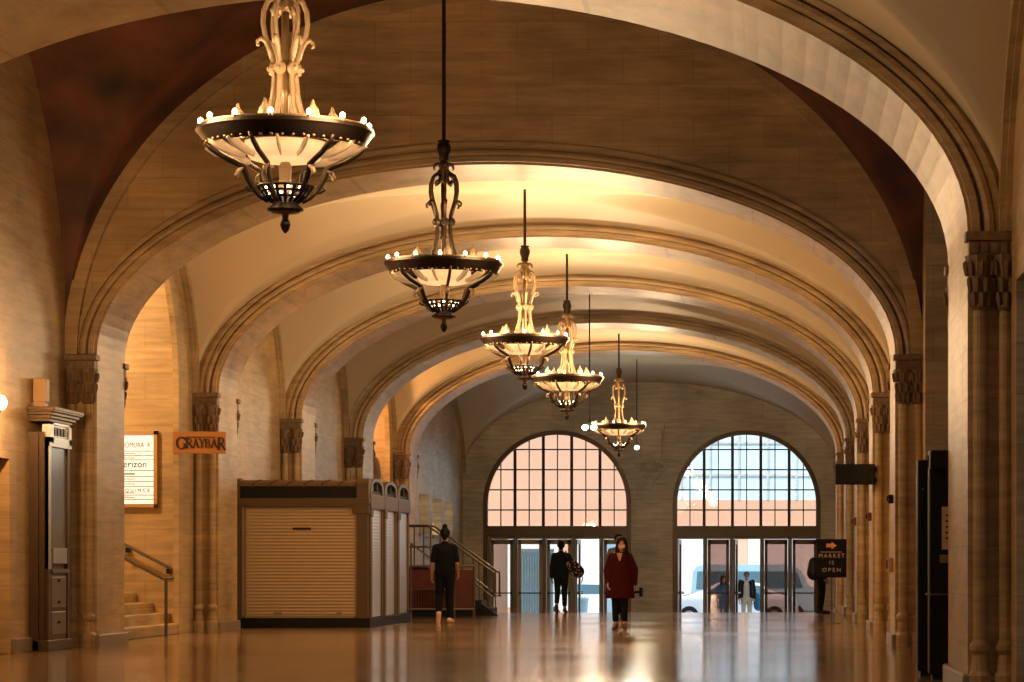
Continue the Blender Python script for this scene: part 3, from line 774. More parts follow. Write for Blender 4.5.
obj('small_print', b_, 'silver', root)
text('verizon', .15, 'cord', root, (.0, -.004, .075), extrude=.002)
text('QUINCE', .075, 'cord', root, (.07, -.004, -.345), extrude=.002, spacing=1.6)
text('NOMURA  R', .12, 'grey_line', root, (.04, -.004, .385), extrude=.002, sx=.72)
# MARKET IS OPEN stand
my = 52.5; mk = 2800/my
root = empty('sign_stand', ((831.5-770)/mk, my, 0), 0, 'black MARKET IS OPEN sign with orange arrow on a thin floor stand', 'sign')
b_ = B(); bz = EYE+(565-558)/mk; box(b_, -.28, .28, -.015, .015, bz-.365, bz+.355, .006); obj('board', b_, 'blackm', root)
b_ = B(); box(b_, -.015, .015, .02, .045, 0.01, bz+.2); obj('pole', b_, 'rail', root)
b_ = lathe(B(), [(.17, 0), (.17, .012), (.04, .022), (.02, .03)], 20); obj('base', b_, 'rail', root)
b_ = B(); prism(b_, [(-.10, bz+.2), (.0, bz+.2), (.0, bz+.165), (.10, bz+.235), (.0, bz+.305), (.0, bz+.27), (-.10, bz+.27)], -.02, -.014); obj('arrow', b_, 'arrow', root)
text('MARKET', .105, 'letter_pink', root, (0, -.019, bz+.04), spacing=1.35, extrude=.002)
text('IS', .10, 'letter_pink', root, (0, -.019, bz-.09), spacing=1.4, extrude=.002)
text('OPEN', .105, 'letter_pink', root, (0, -.019, bz-.225), spacing=1.5, extrude=.002)
b_ = B(); box(b_, -.21, .19, -.019, -.015, bz+.108, bz+.118); obj('small_print', b_, 'letter_pink', root)
# black hanging sign on the right
hy = 45.72; hk = 2800/hy
b_ = B(); xa, xb = (835.5-770)/hk, (875-770)/hk; za, zb = EYE+(565-484.5)/hk, EYE+(565-464)/hk
box(b_, xa, xb, hy, hy+.1, za, zb, .01)
o = obj('projecting_sign', b_, 'blackm'); tag(o, 'black blank sign box projecting from the second right pier', 'sign')
b_ = B(); box(b_, xa+.02, xb-.02, hy-.006, hy, za+.02, zb-.02); obj('sign_face', b_, 'darkglass', o)
b_ = B(); box(b_, xb-.06, xb+.03, hy+.04, hy+.2, zb-.12, zb-.04); box(b_, xb-.06, xb+.03, hy+.04, hy+.2, za+.04, za+.12); obj('bracket', b_, 'black', o)
# ------------------------------------------------------------------ bronze cabinet at the left wall
my0, my1 = 35.65, 36.85; mf = .23
root = empty('bronze_cabinet', (XL, my0, 0), 0, 'tall bronze cabinet with a glass front against the left wall', 'cabinet')
w_ = my1-my0
b_ = B()
box(b_, 0, .12, 0, w_, 0, 2.8); box(b_, 0, .19, .05, w_-.02, 0, 2.8); box(b_, 0, mf, .09, .22, 0, 2.73); box(b_, 0, mf, w_-.13, w_, 0, 2.73)
box(b_, 0, mf+.02, .0, w_, 0, .14, .01); box(b_, 0, mf-.02, .1, w_-.05, 0, 1.05)
obj('body', b_, 'bronze_trim', root)
b_ = B(); box(b_, .15, mf-.025, .22, w_-.13, 1.12, 2.62); obj('glass_door', b_, 'screen_glass', root)
b_ = B(); box(b_, .15, mf+.012, .09, .19, 1.05, 2.67); box(b_, .15, mf+.02, .09, w_-.0, 2.62, 2.74); box(b_, .15, mf+.02, .09, w_, 2.9, 2.95); box(b_, .15, mf+.02, .09, .28, 2.67, 2.95); box(b_, .15, mf+.02, w_-.12, w_, 2.67, 2.95)
obj('silver_frame', b_, 'silver', root)
b_ = B(); box(b_, .15, mf+.0, .28, w_-.12, 2.74, 2.9); obj('name_plate', b_, 'screen_glass', root)
for i in range(4):
    b_ = B(); box(b_, mf-.002, mf+.012, .36+i*.16, .45+i*.16, 2.77, 2.87); obj('name_letter', b_, 'bronze', root)
b_ = B()
for i, (zz, o_) in enumerate(((2.93, .0), (2.97, .03), (3.01, .06), (3.05, .09), (3.07, .10))): box(b_, 0, mf+o_+.03, -o_, w_+o_*2.2, zz, zz+.045, .006)
obj('cornice', b_, 'bronze_trim', root)
b_ = B(); box(b_, mf-.03, mf+.01, .3, w_-.2, 1.12, 1.32); obj('display_panel', b_, 'silver', root)
b_ = B(); box(b_, mf-.02, mf+.02, .24, w_-.14, 1.0, 1.05)
for (z0_, z1_) in ((.55, .95), (.2, .5)):
    box(b_, mf-.03, mf-.005, .28, w_-.18, z0_, z1_, .01)
obj('lower_panel', b_, 'worn', root)
b_ = B()
for z in (.36, .62, .9): ball(b_, (mf+.005, w_*.5, z), .022, 1)
obj('rivet', b_, 'bronze', root)
b_ = B(); box(b_, .02, .19, .12, .30, 3.17, 3.48, .012); box(b_, .05, .16, .3, .4, 3.2, 3.42, .01); box(b_, .04, .17, .14, .28, 3.115, 3.18)
o = obj('lamp_box', b_, 'wood_tan', None, loc=(XL, my0, .01)); tag(o, 'small square cream box standing on top of the bronze cabinet', 'box')
# ------------------------------------------------------------------ rolling shutter kiosk
ky = 49.3; kx0, kx1 = XL+.03, -7.08; kd = 5.6
root = empty('kiosk', (kx1, ky, 0), 0, 'long closed kiosk with cream roller shutter front and barrel roof against the left wall', 'kiosk')
kw = kx1-kx0  # front width
def kb(b, x0, x1, y0, y1, z0, z1, bev=0): box(b, x0, x1, y0, y1, z0, z1, bev)
DB = 53.9-ky  # back limit of the wide part
b_ = B()
kb(b_, -kw, -.10, .12, DB, .17, 2.36); kb(b_, -kw+.55, -.10, DB, kd-.05, .17, 2.36)
obj('body', b_, 'olive', root)
b_ = B(); kb(b_, -kw, .04, -.03, DB, 0, .16, .01); kb(b_, -kw+.55, .04, DB, kd, 0, .16, .01); obj('base', b_, 'black', root)
b_ = B(); kb(b_, -kw+.18, -.22, -.0, .14, .18, 2.14); sh = obj('roller_shutter', b_, 'shutter', root)
b_ = B(); box(b_, -1.32, -1.0, -.03, 0, 1.72, 1.76); obj('handle', b_, 'bronze', sh)
b_ = B(); kb(b_, -kw+.12, -.17, -.03, .02, .17, .21); kb(b_, -kw+.1, -kw+.17, -.03, .05, .17, 2.14); kb(b_, -.23, -.18, -.03, .05, .17, 2.14); kb(b_, -.55, -.45, -.05, 0, .22, .27); kb(b_, -1.65, -1.5, -.05, 0, .22, .27); obj('shutter_rail', b_, 'olive_light', root)
b_ = B(); kb(b_, -kw, -kw+.12, -.06, .1, 0.16, 2.2, .01); obj('corner_post', b_, 'olive', root)
b_ = B(); kb(b_, -.19, 0.0, -.06, .12, .16, 2.2, .01); kb(b_, -.26, .03, -.09, .12, 2.0, 2.2, .01); obj('corner_post', b_, 'olive', root)
b_ = B(); kb(b_, -kw, .03, -.08, .12, 2.12, 2.28, .012); obj('header', b_, 'olive', root)
b_ = B(); kb(b_, -kw+.08, -.17, .0, .12, 2.27, 2.49); obj('clerestory_glass', b_, 'black', root)
# curved roof front with ribs
b_ = B(); arc = [(0.0, 2.49), (.02, 2.53), (.07, 2.57), (.14, 2.59), (.25, 2.60)]
prism(b_, arc+[(.25, 2.49)], -kw+.08, -.17, 'x')
obj('canopy', b_, 'canopy', root)
for i in range(7):
    b_ = B()
    x = -kw+.34+i*.305; tube(b_, [(x-.06, .0, 2.48), (x-.04, .01, 2.53), (x+.02, .07, 2.575), (x+.08, .16, 2.595)], .018, 6)
    obj('roof_rib', b_, 'bronze_trim', root)
b_ = B()
def endcap(x0, x1): prism(b_, [(-.06, 2.26), (-.06, 2.46), (-.03, 2.54), (.04, 2.60), (.14, 2.63), (.3, 2.63), (.3, 2.26)], x0, x1, 'x')
endcap(-kw, -kw+.08); endcap(-.19, .02)
kb(b_, -kw, -kw+.55, .2, DB, 2.36, 2.6)
kb(b_, -kw+.55, -.1, .25, kd-.1, 2.36, 2.6)
obj('roof', b_, 'olive', root)
# side modules facing the hall
for i in range(3):
    y0_, y1_ = .12+i*1.83, .12+(i+1)*1.83-.06
    yc = (y0_+y1_)/2; hwid = (y1_-y0_)/2
    b_ = B(); kb(b_, -.12, -.02, y0_+.22, y1_-.12, .17, 2.12); s1 = obj('side_shutter', b_, 'shutter_side', root)
    b_ = B(); kb(b_, -.15, .03, y0_, y0_+.22, .16, 2.3, .01); kb(b_, -.15, .01, y1_-.12, y1_, .16, 2.3, .01); kb(b_, -.15, .04, y0_, y1_, 2.1, 2.36, .012); kb(b_, -.15, .05, y0_-.02, y0_+.26, 1.95, 2.14, .01); obj('side_frame', b_, 'olive', root)
    b_ = B(); n_ = 14
    outer = [(yc-hwid*math.cos(PI*k/n_), 2.34+.31*math.sin(PI*k/n_)**.6) for k in range(n_+1)]
    inner = [(yc-hwid*.72*math.cos(PI*k/n_), 2.38+.21*math.sin(PI*k/n_)**.6) for k in range(n_+1)]
    for (h0, h1) in ((-.14, .03),):
        for k in range(n_):
            prism(b_, [outer[k], outer[k+1], inner[k+1], inner[k]], h0, h1, 'x')
    obj('arched_gable', b_, 'olive', root)
    b_ = B(); prism(b_, inner, -.10, -.06, 'x'); obj('gable_window', b_, 'car_white', root)  # bluish white reflection painted in as plain white panes
    b_ = B(); kb(b_, -.09, -.0, yc+.1, yc+.2, 2.36, 2.60); kb(b_, -.07, -.0, yc-.5, yc+.6, 2.36, 2.42); kb(b_, -.058, -.03, yc+.2, yc+.55, 2.40, 2.52); obj('gable_bar', b_, 'black', root)
    b_ = B(); prism(b_, [(yc-hwid*math.cos(PI*k/n_), 2.34+.28*math.sin(PI*k/n_)**.6) for k in range(n_+1)], -kw+(.55 if i == 2 else .05), -.14, 'x'); obj('barrel_roof', b_, 'olive', root)
# arched wooden cabinet behind the kiosk
root = empty('arched_cabinet', (-9.0, 64.6, 0), 0, 'tall tan cabinet with arched top in the far left recess behind the kiosk', 'cabinet')
b_ = B(); box(b_, -.42, .0, 0, .9, 0, 3.1, .02); obj('body', b_, 'wood_tan', root)
b_ = B(); prism(b_, [(-.42, 3.1)]+[(-.2-.22*math.cos(PI*k/12), 3.15+.5*math.sin(PI*k/12)) for k in range(13)]+[(.02, 3.1)], 0, .2); obj('arched_top', b_, 'wood_tan', root)
b_ = B(); prism(b_, [(-.2-.15*math.cos(PI*k/12), 3.18+.38*math.sin(PI*k/12)) for k in range(13)], -.02, 0); obj('arched_panel', b_, 'ivory', root)
b_ = B(); prism(b_, [(-.75, 3.62), (-.42, 3.62), (-.45, 3.3), (-.5, 3.1), (-.62, 3.1), (-.68, 3.35)], 0, .3); obj('side_bracket', b_, 'wood_tan', root)
# ------------------------------------------------------------------ platform, guard and stairs behind the kiosk
def wx(x, y_): return (x-770)*y_/2800
def wz(y, y_): return EYE+(565-y)*y_/2800
gy = 59.6; gx0, gx1 = wx(409, gy)-.3, wx(474, gy)
root = empty('platform_guard', (0, gy, 0), 0, 'red brown panelled guard with a pale rail behind the man in black', 'railing')
b_ = B(); box(b_, gx0, gx1, 0, .05, .14, 1.0); g_ = obj('panel', b_, 'wood_red', root)
b_ = B()
n_ = 22
for k in range(n_): 
    x = gx0+.05+k*(gx1-gx0-.5)/n_
    tube(b_, [(x, -.02, .2), (x, -.02, .56)], .009, 5)
obj('bar', b_, 'bronze', root)['kind'] = 'stuff'
b_ = B(); tube(b_, [(gx0, 0, 1.08), (gx1, 0, 1.08)], .028, 8); tube(b_, [(gx0, -.01, .16), (gx1, -.01, .16)], .022, 8); tube(b_, [(gx0, -.02, .58), (gx0+(gx1-gx0)*.75, -.02, .58)], .012, 6); obj('rail', b_, 'steel', root)
for x in (gx0+.02, gx1-.42, gx1):
    b_ = B(); tube(b_, [(x, 0, 0), (x, 0, 1.08)], .024, 8); obj('post', b_, 'rail', root)
b_ = B(); box(b_, gx0, gx1-.05, .03, .8, 0, .17); obj('platform_base', b_, 'black', root)
# staircase rising to the left wall
sy0, sy1 = 60.9, 62.1
root = empty('staircase', (0, 0, 0), 0, 'short dark staircase with metal handrails rising to the left wall', 'stairs')
sx1, sx0 = -6.05, -7.45; ns = 6; hgt = 1.0
b_ = B()
for k in range(ns):
    xa = sx1-(sx1-sx0)*k/ns; box(b_, XL+.02, xa, sy0, sy1, hgt*k/ns, hgt*(k+1)/ns)
obj('step', b_, 'black', root)
b_ = B(); prism(b_, [(sx1+.16, 0), (sx0, hgt+.05), (XL+.02, hgt+.05), (XL+.02, hgt-.14), (sx0, hgt-.14), (sx1-.14, 0)], sy0-.05, sy0); obj('stringer', b_, 'black', root)
for yy in (sy0-.02, sy1):
    b_ = B(); tube(b_, [(sx1+.05, yy, .42), (sx1+.05, yy, .93), (sx0, yy, hgt+.96), (XL+.3, yy, hgt+.96)], .024, 8)
    tube(b_, [(sx1+.1, yy, .42), (sx1+.0, yy, .42), (sx0, yy, hgt+.5), (XL+.3, yy, hgt+.5)], .018, 8)
    obj('handrail', b_, 'rail', root)
    for k in range(9):
        x = sx1-.04-k*.36; zb = max(0, min(hgt, (sx1-x)/(sx1-sx0)*hgt)); 
        if x < XL+.1: break
        b_ = B(); tube(b_, [(x, yy, zb), (x, yy, min(hgt+.96, zb+.95))], .016, 6); obj('baluster', b_, 'rail', root)
# upper ramp handrails
b_ = B()
for yy in (58.9, 58.7):
    tube(b_, [(wx(411, yy), yy, wz(543, yy)), (wx(436, yy), yy, wz(563, yy)), (wx(437, yy), yy, 1.0)], .02, 6)
    tube(b_, [(wx(411, yy), yy, 0), (wx(411, yy), yy, wz(543, yy))], .02, 6)
    tube(b_, [(wx(437, yy), yy, 0), (wx(437, yy), yy, 1.02)], .02, 6)
tag(obj('handrail', b_, 'steel'), 'pale double handrail sloping down in front of the red guard', 'handrail')
# poster stand / red items on the landing
b_ = B(); prism(b_, [(-7.05, 1.02), (-6.85, 1.02), (-6.92, 2.2), (-6.98, 2.2)], 66.0, 66.15); b2 = b_
b_.free()
# stair handrails in the near left recess
root = empty('stair_handrail', (0, 0, 0), 0, 'metal handrail with a floor post beside the stone stairs at left', 'handrail')
yy = 43.0
b_ = B(); tube(b_, [(wx(174, yy), yy, wz(578, yy)), (wx(163, yy), yy, wz(578.5, yy)), (wx(120, yy), yy, wz(556, yy)), (wx(60, yy), yy, wz(525, yy))], .026, 8); obj('rail', b_, 'rail', root)
b_ = B(); tube(b_, [(wx(166, yy), yy, 0), (wx(166, yy), yy, wz(578, yy))], .026, 8); obj('post', b_, 'rail', root)
root = empty('wall_handrail', (0, 0, 0), 0, 'sloping metal handrail fixed along the wall below the lit directory', 'handrail')
yy = 45.1
b_ = B(); tube(b_, [(wx(178, yy), yy, wz(570.5, yy)), (wx(172, yy), yy, wz(569, yy)), (wx(120, yy), yy, wz(542, yy)), (wx(60, yy), yy, wz(510, yy))], .026, 8); obj('rail', b_, 'rail', root)
b_ = B()
for x in (127, 168): box(b_, wx(x, yy)-.03, wx(x, yy)+.03, yy, yy+.16, wz(549 if x == 127 else 570, yy)-.06, wz(549 if x == 127 else 570, yy)+.02)
obj('wall_bracket', b_, 'bronze', root)
# ------------------------------------------------------------------ black fixtures at right
root = empty('black_cabinet', (1.46, 27.7, 0), 0, 'slim tall black cabinet behind the nearest right pier, farther one', 'cabinet')
b_ = B(); box(b_, 0, .42, 0, .3, 0.05, 2.14, .015); box(b_, .03, .39, .02, .28, 0, .06); obj('body', b_, 'black', root)
b_ = B(); box(b_, .03, .39, -.01, 0, .2, 2.0); obj('door', b_, 'darkglass', root)
b_ = B(); ball(b_, (.05, -.02, 1.85), .012, 1); obj('lock', b_, 'gilt', root)
root = empty('black_cabinet', (1.53, 26.7, 0), 0, 'slim tall black cabinet with paper notice and wire shelf, touching the nearest right pier', 'cabinet')
b_ = B(); box(b_, 0, .28, .2, .5, 0.05, 2.18, .015); box(b_, 0.0, .19, .05, .5, 2.02, 2.2, .01); box(b_, .03, .25, .22, .48, 0, .06); obj('body', b_, 'black', root)
b_ = B(); box(b_, .12, .22, .19, .2, 1.25, 1.66); obj('notice', b_, 'paper', root)
b_ = B()
for k in range(5): box(b_, .155, .2, .186, .19, 1.35+k*.055, 1.365+k*.055)
obj('notice_print', b_, 'black', root)
b_ = B(); tube(b_, [(.1+.14*math.cos(t*PI/10), .1+.14*math.sin(t*PI/10), .82) for t in range(20)], .008, 5, closed=True)
for t in range(6): tube(b_, [(.1, .1, .82), (.1+.14*math.cos(t*PI/3), .1+.14*math.sin(t*PI/3), .82)], .005, 4)
obj('wire_shelf', b_, 'rail', root)
b_ = B(); box(b_, .10, .2, .14, .2, 1.12, 1.2, .01); obj('padlock_box', b_, 'steel', root)
XJ = CX+.02+A_IN
for (y, z, h, nm, m_, lab) in ((38.2, 2.0, .12, 'alarm_box', 'black', 'small black alarm box high on the first right pier behind the black cabinets'), (38.3, 1.1, .2, 'paper_dispenser', 'paper', 'small paper tray with black clip at hand height on the first right pier'), (46.4, 1.9, .14, 'alarm_box', 'wood_red', 'small reddish alarm box on the second right pier'), (54.7, 1.95, .16, 'alarm_box', 'wood_red', 'small reddish alarm box on the third right pier, beside the market sign')):
    b_ = B(); box(b_, XJ-.07, XJ, y-.08, y+.08, z-h/2, z+h/2, .01)
    o = obj(nm, b_, m_); tag(o, lab, 'wall box')
    b_ = B(); box(b_, XJ-.09, XJ-.07, y-.03, y+.03, z-h/4, z+h/3); obj('clip', b_, 'black', o)
b_ = B(); xg, zg = (636-770)/32.56, EYE-27/32.56
box(b_, xg-.2, xg+.2, EY0-.07, EY0, zg-.04, zg+.04, .01); box(b_, xg+.1, xg+.2, EY0-.08, EY0, zg-.14, zg+.14, .01)
tag(obj('standpipe', b_, 'black'), 'small dark fitting low on the far wall right of the woman', 'pipe fitting')
# ------------------------------------------------------------------ people
def capsule(b, p, q, r1, r2=None, sx=1., sy=1., n=12):
    p, q = Vector(p), Vector(q); r2 = r1 if r2 is None else r2
    t = (q-p); L_ = t.length
    if L_ < 1e-5: ball(b, p, r1, 2, (sx, sy, 1)); return
    t.normalize(); a = Vector((1, 0, 0)); a = a-a.dot(t)*t
    if a.length < .2: a = Vector((0, 1, 0)); a = a-a.dot(t)*t; sx, sy = sy, sx
    a.normalize(); c = t.cross(a); rings = []
    for k in range(5):
        f = k/4*PI/2; rings.append((p - t*r1*math.cos(f), r1*math.sin(f)))
    for k in range(5):
        f = k/4*PI/2; rings.append((q + t*r2*math.sin(f), r2*math.cos(f)))
    V = [[b.verts.new(o_ + a*max(r, 1e-4)*sx*math.cos(2*PI*j/n) + c*max(r, 1e-4)*sy*math.sin(2*PI*j/n)) for j in range(n)] for o_, r in rings]
    for i in range(len(V)-1):
        for j in range(n): b.faces.new((V[i][j], V[i][(j+1) % n], V[i+1][(j+1) % n], V[i+1][j]))
    b.faces.new(V[0][::-1]); b.faces.new(V[-1])
def remeshed(name, b, m, parent, vox, sm=4):
    o = obj(name, b, m, parent, True)
    r = o.modifiers.new('remesh', 'REMESH'); r.mode = 'VOXEL'; r.voxel_size = vox; r.use_smooth_shade = True
    s = o.modifiers.new('smooth', 'SMOOTH'); s.factor = .5; s.iterations = sm
    return o
def hand(b, wrist, d, palm_n, side, s=1.):
    """d: direction of the fingers; palm_n: palm normal; side: direction of the thumb"""
    wrist = Vector(wrist); d = Vector(d).normalized(); pn = Vector(palm_n); pn = (pn-pn.dot(d)*d).normalized(); th = d.cross(pn)*side
    base = wrist+d*.02; 
    for k in range(4):
        u = (k-1.5)*.02*s; root_ = wrist+d*.095*s+th*(-u); 
        capsule(b, wrist+d*.01-th*u*.7, root_, .017*s, .013*s)
        L_ = (.078, .085, .08, .062)[3-k]*s
        m_ = root_+d*L_*.5+pn*.008*s; e_ = m_+d*L_*.38+pn*.03*s
        capsule(b, root_, m_, .0095*s, .009*s); capsule(b, m_, e_, .009*s, .007*s)
    t0 = wrist+d*.025*s+th*.03*s; t1 = t0+d*.035*s+th*.026*s+pn*.01*s; t2 = t1+d*.035*s+th*.004*s+pn*.012*s
    capsule(b, wrist+d*.01, t0, .016*s, .014*s); capsule(b, t0, t1, .013*s, .011*s); capsule(b, t1, t2, .0105*s, .008*s)
def person(name, loc, rz, label, H=1.7, J=None, skin='skin', top='cloth_black', legs='cloth_black', shoes='black', coat=None, hair='short', heavy=1., mask=False, sleeve='short', shirt_v=None, lean=0., female=False, headturn=0):
    s = H/1.72
    D = dict(pel=(0, 0, .96), chest=(0, -.0, 1.27), neck=(0, .01, 1.46), head=(0, -.02, 1.60),
             sl=(-.168, .01, 1.37), el=(-.215, .03, 1.09), wl=(-.225, -.06, .86), sr=(.168, .01, 1.37), er=(.215, .03, 1.09), wr=(.225, -.06, .86),
             hl=(-.09, 0, .93), kl=(-.10, -.02, .51), al=(-.10, .03, .09), hr=(.09, 0, .93), kr=(.10, -.02, .51), ar=(.10, .03, .09), tl=None, tr=None)
    if J: D.update(J)
    P = {k: (Vector(v)*s if v is not None else None) for k, v in D.items()}
    for sd in 'lr':
        if P['t'+sd] is None: P['t'+sd] = P['a'+sd]+Vector((-.02 if sd == 'l' else .02, -.17, -.055))*s
    root = empty(name, loc, rz, label, 'person')
    hd = P['head']; h = s
    b = B()
    # head: skull, jaw, features
    ball(b, hd+Vector((0, .01, .02))*h, .098*h, 3, (.80, .98, 1.08)); ball(b, hd+Vector((0, -.03, -.05))*h, .066*h, 2, (.84, .95, 1.05))
    capsule(b, hd+Vector((0, -.098, .01))*h, hd+Vector((0, -.115, -.022))*h, .010*h, .014*h)
    ball(b, hd+Vector((0, -.093, -.052))*h, .016*h, 1, (1.6, .8, .7)); ball(b, hd+Vector((0, -.085, -.09))*h, .024*h, 1)
    for sx in (-1, 1):
        ball(b, hd+Vector((sx*.082, .01, -.005))*h, .026*h, 1, (.4, .8, 1.2)); ball(b, hd+Vector((sx*.045, -.075, -.025))*h, .026*h, 1)
    capsule(b, P['neck']-Vector((0, 0, .06))*h, hd-Vector((0, -.01, .05))*h, .058*h, .05*h)
    # trunk and limbs
    capsule(b, P['pel'], P['chest'], .12*h*heavy, .13*h, 1.15, .78); capsule(b, P['chest'], P['neck']-Vector((0, 0, .08))*h, .13*h, .09*h, 1.2, .75)
    for sd in 'lr':
        capsule(b, P['chest']+Vector((0, 0, .1))*h, P['s'+sd], .07*h, .058*h); capsule(b, P['s'+sd], P['e'+sd], .052*h, .04*h); capsule(b, P['e'+sd], P['w'+sd], .039*h, .026*h)
        capsule(b, P['pel'], P['h'+sd], .11*h, .095*h); capsule(b, P['h'+sd], P['k'+sd], .088*h, .055*h); capsule(b, P['k'+sd], P['a'+sd], .055*h, .036*h); capsule(b, P['a'+sd], P['a'+sd].lerp(P['t'+sd], .35), .034*h, .022*h)
        d = (P['w'+sd]-P['e'+sd]).normalized(); hand(b, P['w'+sd], d, Vector((1 if sd == 'l' else -1, 0, 0))+Vector((0, .2, 0)), -1 if sd == 'l' else 1, h)
    body = remeshed('body', b, skin, root, .0062, 2)
    # eyes, brows and mouth
    b = B()
    for sx in (-1, 1): ball(b, hd+Vector((sx*.032, -.087, .0))*h, .0125*h, 1, (1.2, .6, .7))
    obj('eyes', b, 'ivory', root, True)
    b = B()
    for sx in (-1, 1): ball(b, hd+Vector((sx*.032, -.094, .0))*h, .007*h, 1); capsule(b, hd+Vector((sx*.018, -.093, .024))*h, hd+Vector((sx*.05, -.083, .026))*h, .004*h)
    obj('eyebrows', b, 'hair', root, True)
    if mask:
        b = B(); ball(b, hd+Vector((0, -.055, -.05))*h, .066*h, 3, (.98, .98, .82)); remeshed('face_mask', b, 'mask', root, .008, 2)
        bpy.data.objects[-1] if False else None
    else:
        b = B(); ball(b, hd+Vector((0, -.104, -.052))*h, .015*h, 2, (1.5, .35, .35)); obj('mouth', b, 'mask', root, True)
    # hair
    b = B()
    c0 = hd+Vector((0, .026, .035))*h
    if hair == 'long':
        ball(b, c0, .112*h, 3, (.92, .95, 1.04))
        for sx in (-1, 1):
            capsule(b, hd+Vector((sx*.072, .0, .03))*h, hd+Vector((sx*.088, -.012, -.16))*h, .036*h, .042*h); capsule(b, hd+Vector((sx*.04, .05, .0))*h, hd+Vector((sx*.05, .06, -.2))*h, .05*h, .045*h)
    elif hair == 'bun':
        ball(b, c0, .106*h, 3, (.86, .98, 1.0)); ball(b, hd+Vector((0, .04, .15))*h, .05*h, 2); capsule(b, hd+Vector((0, .07, 0))*h, hd+Vector((0, .06, -.06))*h, .06*h, .045*h)
    else:
        ball(b, c0, .108*h, 3, (.88, .98, 1.0)); capsule(b, hd+Vector((0, .06, 0))*h, hd+Vector((0, .055, -.05))*h, .065*h, .05*h)
    if hair != 'long' or True:
        pass
    ho = obj('hair', b, 'hair', root, True)
    rm = ho.modifiers.new('remesh', 'REMESH'); rm.mode = 'VOXEL'; rm.voxel_size = .008; rm.use_smooth_shade = True
    # shirt
    b = B(); e = .018*h
    capsule(b, P['pel']-Vector((0, 0, .03)), P['chest'], .138*h*heavy+e*.5, .145*h+e*.5, 1.25, .85); capsule(b, P['chest'], P['neck']-Vector((0, 0, .11))*h, .14*h, .085*h+e, 1.1, .8)
    capsule(b, P['neck']-Vector((0, 0, .06))*h, P['neck']-Vector((0, 0, .02))*h, .066*h)
    for sd in 'lr':
        capsule(b, P['neck']-Vector((0, 0, .05))*h, P['s'+sd], .058*h, .056*h)
        capsule(b, P['chest']+Vector((0, 0, .08))*h, P['s'+sd], .085*h, .056*h+e*.3)
        if sleeve == 'short':
            q = P['s'+sd].lerp(P['e'+sd], .85); capsule(b, P['s'+sd], q, .056*h+e*.3, .05*h+e*.4)
        else:
            capsule(b, P['s'+sd], P['e'+sd], .057*h+e*.4, .046*h+e*.5); capsule(b, P['e'+sd], P['e'+sd].lerp(P['w'+sd], 1.0), .05*h+e*.5, .04*h+e*.5)
    if coat is None or True:
        capsule(b, P['pel'], P['pel']-Vector((0, 0, .04))*h, .13*h*heavy+e, .145*h*heavy, 1.15, .85)
    remeshed('coat' if coat else 'shirt', b, coat or top, root, .011, 3) if not coat else None
    if coat:
        # knee length coat: hull of rings hung from the shoulders
        hem = Vector((0, .01, .60))*s
        capsule(b, P['chest']-Vector((0, 0, .05))*h, Vector((0, .01, 1.0))*s, .15*h*heavy, .17*h*heavy, 1.18, .85)
        lathe_pts = []
        for (z, rx, ry) in ((1.20, .185, .135), (1.05, .205, .15), (.9, .225, .16), (.75, .242, .17), (.62, .25, .175), (.58, .252, .175)):
            lathe_pts.append([b.verts.new((rx*heavy*s*math.cos(2*PI*j/20), .01+ry*heavy*s*math.sin(2*PI*j/20), z*s)) for j in range(20)])
        for A_, C_ in zip(lathe_pts, lathe_pts[1:]):
            for j in range(20): b.faces.new((A_[j], A_[(j+1) % 20], C_[(j+1) % 20], C_[j]))
        b.faces.new(lathe_pts[0]); b.faces.new(lathe_pts[-1][::-1])
        remeshed('coat', b, coat, root, .012, 4)
    if shirt_v:
        b = B(); prism(b, [(-.055*h, P['neck'].z-.03*h), (.05*h, P['neck'].z-.03*h), (.01*h, P['neck'].z-.17*h), (-.01*h, P['neck'].z-.17*h)], P['chest'].y-.155*h, P['chest'].y-.11*h); obj('open_neck', b, shirt_v, root)
    # trousers
    b = B(); capsule(b, P['pel'], P['pel']-Vector((0, 0, .03))*h, .128*h*heavy+e*.5, .13*h*heavy+e*.5, 1.1, .85)
    for sd in 'lr':
        capsule(b, P['h'+sd]+Vector((0, 0, .02)), P['k'+sd], .098*h*heavy+e*.3, .066*h+e*.3); capsule(b, P['k'+sd], P['k'+sd].lerp(P['a'+sd], .97 if not female else .74), .066*h+e*.3, .054*h+e*.3)
    remeshed('trousers', b, legs, root, .011, 3)
    for sd in 'lr':
        a_, t_2 = P['a'+sd], P['t'+sd]; dd = (t_2-a_); dn = dd.normalized()
        b = B(); capsule(b, a_-Vector((0, 0, .04))*h-dn*.03*h, t_2+dn*.03*h, .05*h, .038*h); capsule(b, a_, a_-Vector((0, 0, .04))*h, .046*h, .046*h)
        capsule(b, a_+Vector((0, .03, -.05))*h if dd.y > -.3 else a_, t_2-Vector((0, 0, .0)), .036*h, .03*h)
        remeshed('shoe', b, shoes, root, .009, 2)
    return root
def pos(x, yfeet=None, y=None):
    return ((x-770)*y/2800, y, fz(y))
person('person', pos(620, y=47.4), 0, 'woman in a maroon knee length coat and face mask walking towards the camera', H=1.59, coat='maroon', legs='cloth_black', shoes='shoe_brown', hair='long', mask=True, sleeve='long', shirt_v='skin', heavy=1.08, female=True,
       J=dict(sl=(-.15, .01, 1.36), sr=(.165, .01, 1.36), neck=(.02, .01, 1.44), head=(.035, -.02, 1.57), el=(-.25, .03, 1.10), wl=(-.225, -.08, .88), er=(.275, .03, 1.12), wr=(.27, .02, .85), kl=(-.085, .0, .51), al=(-.085, .03, .09), kr=(.08, -.04, .51), ar=(.085, -.05, .09)))
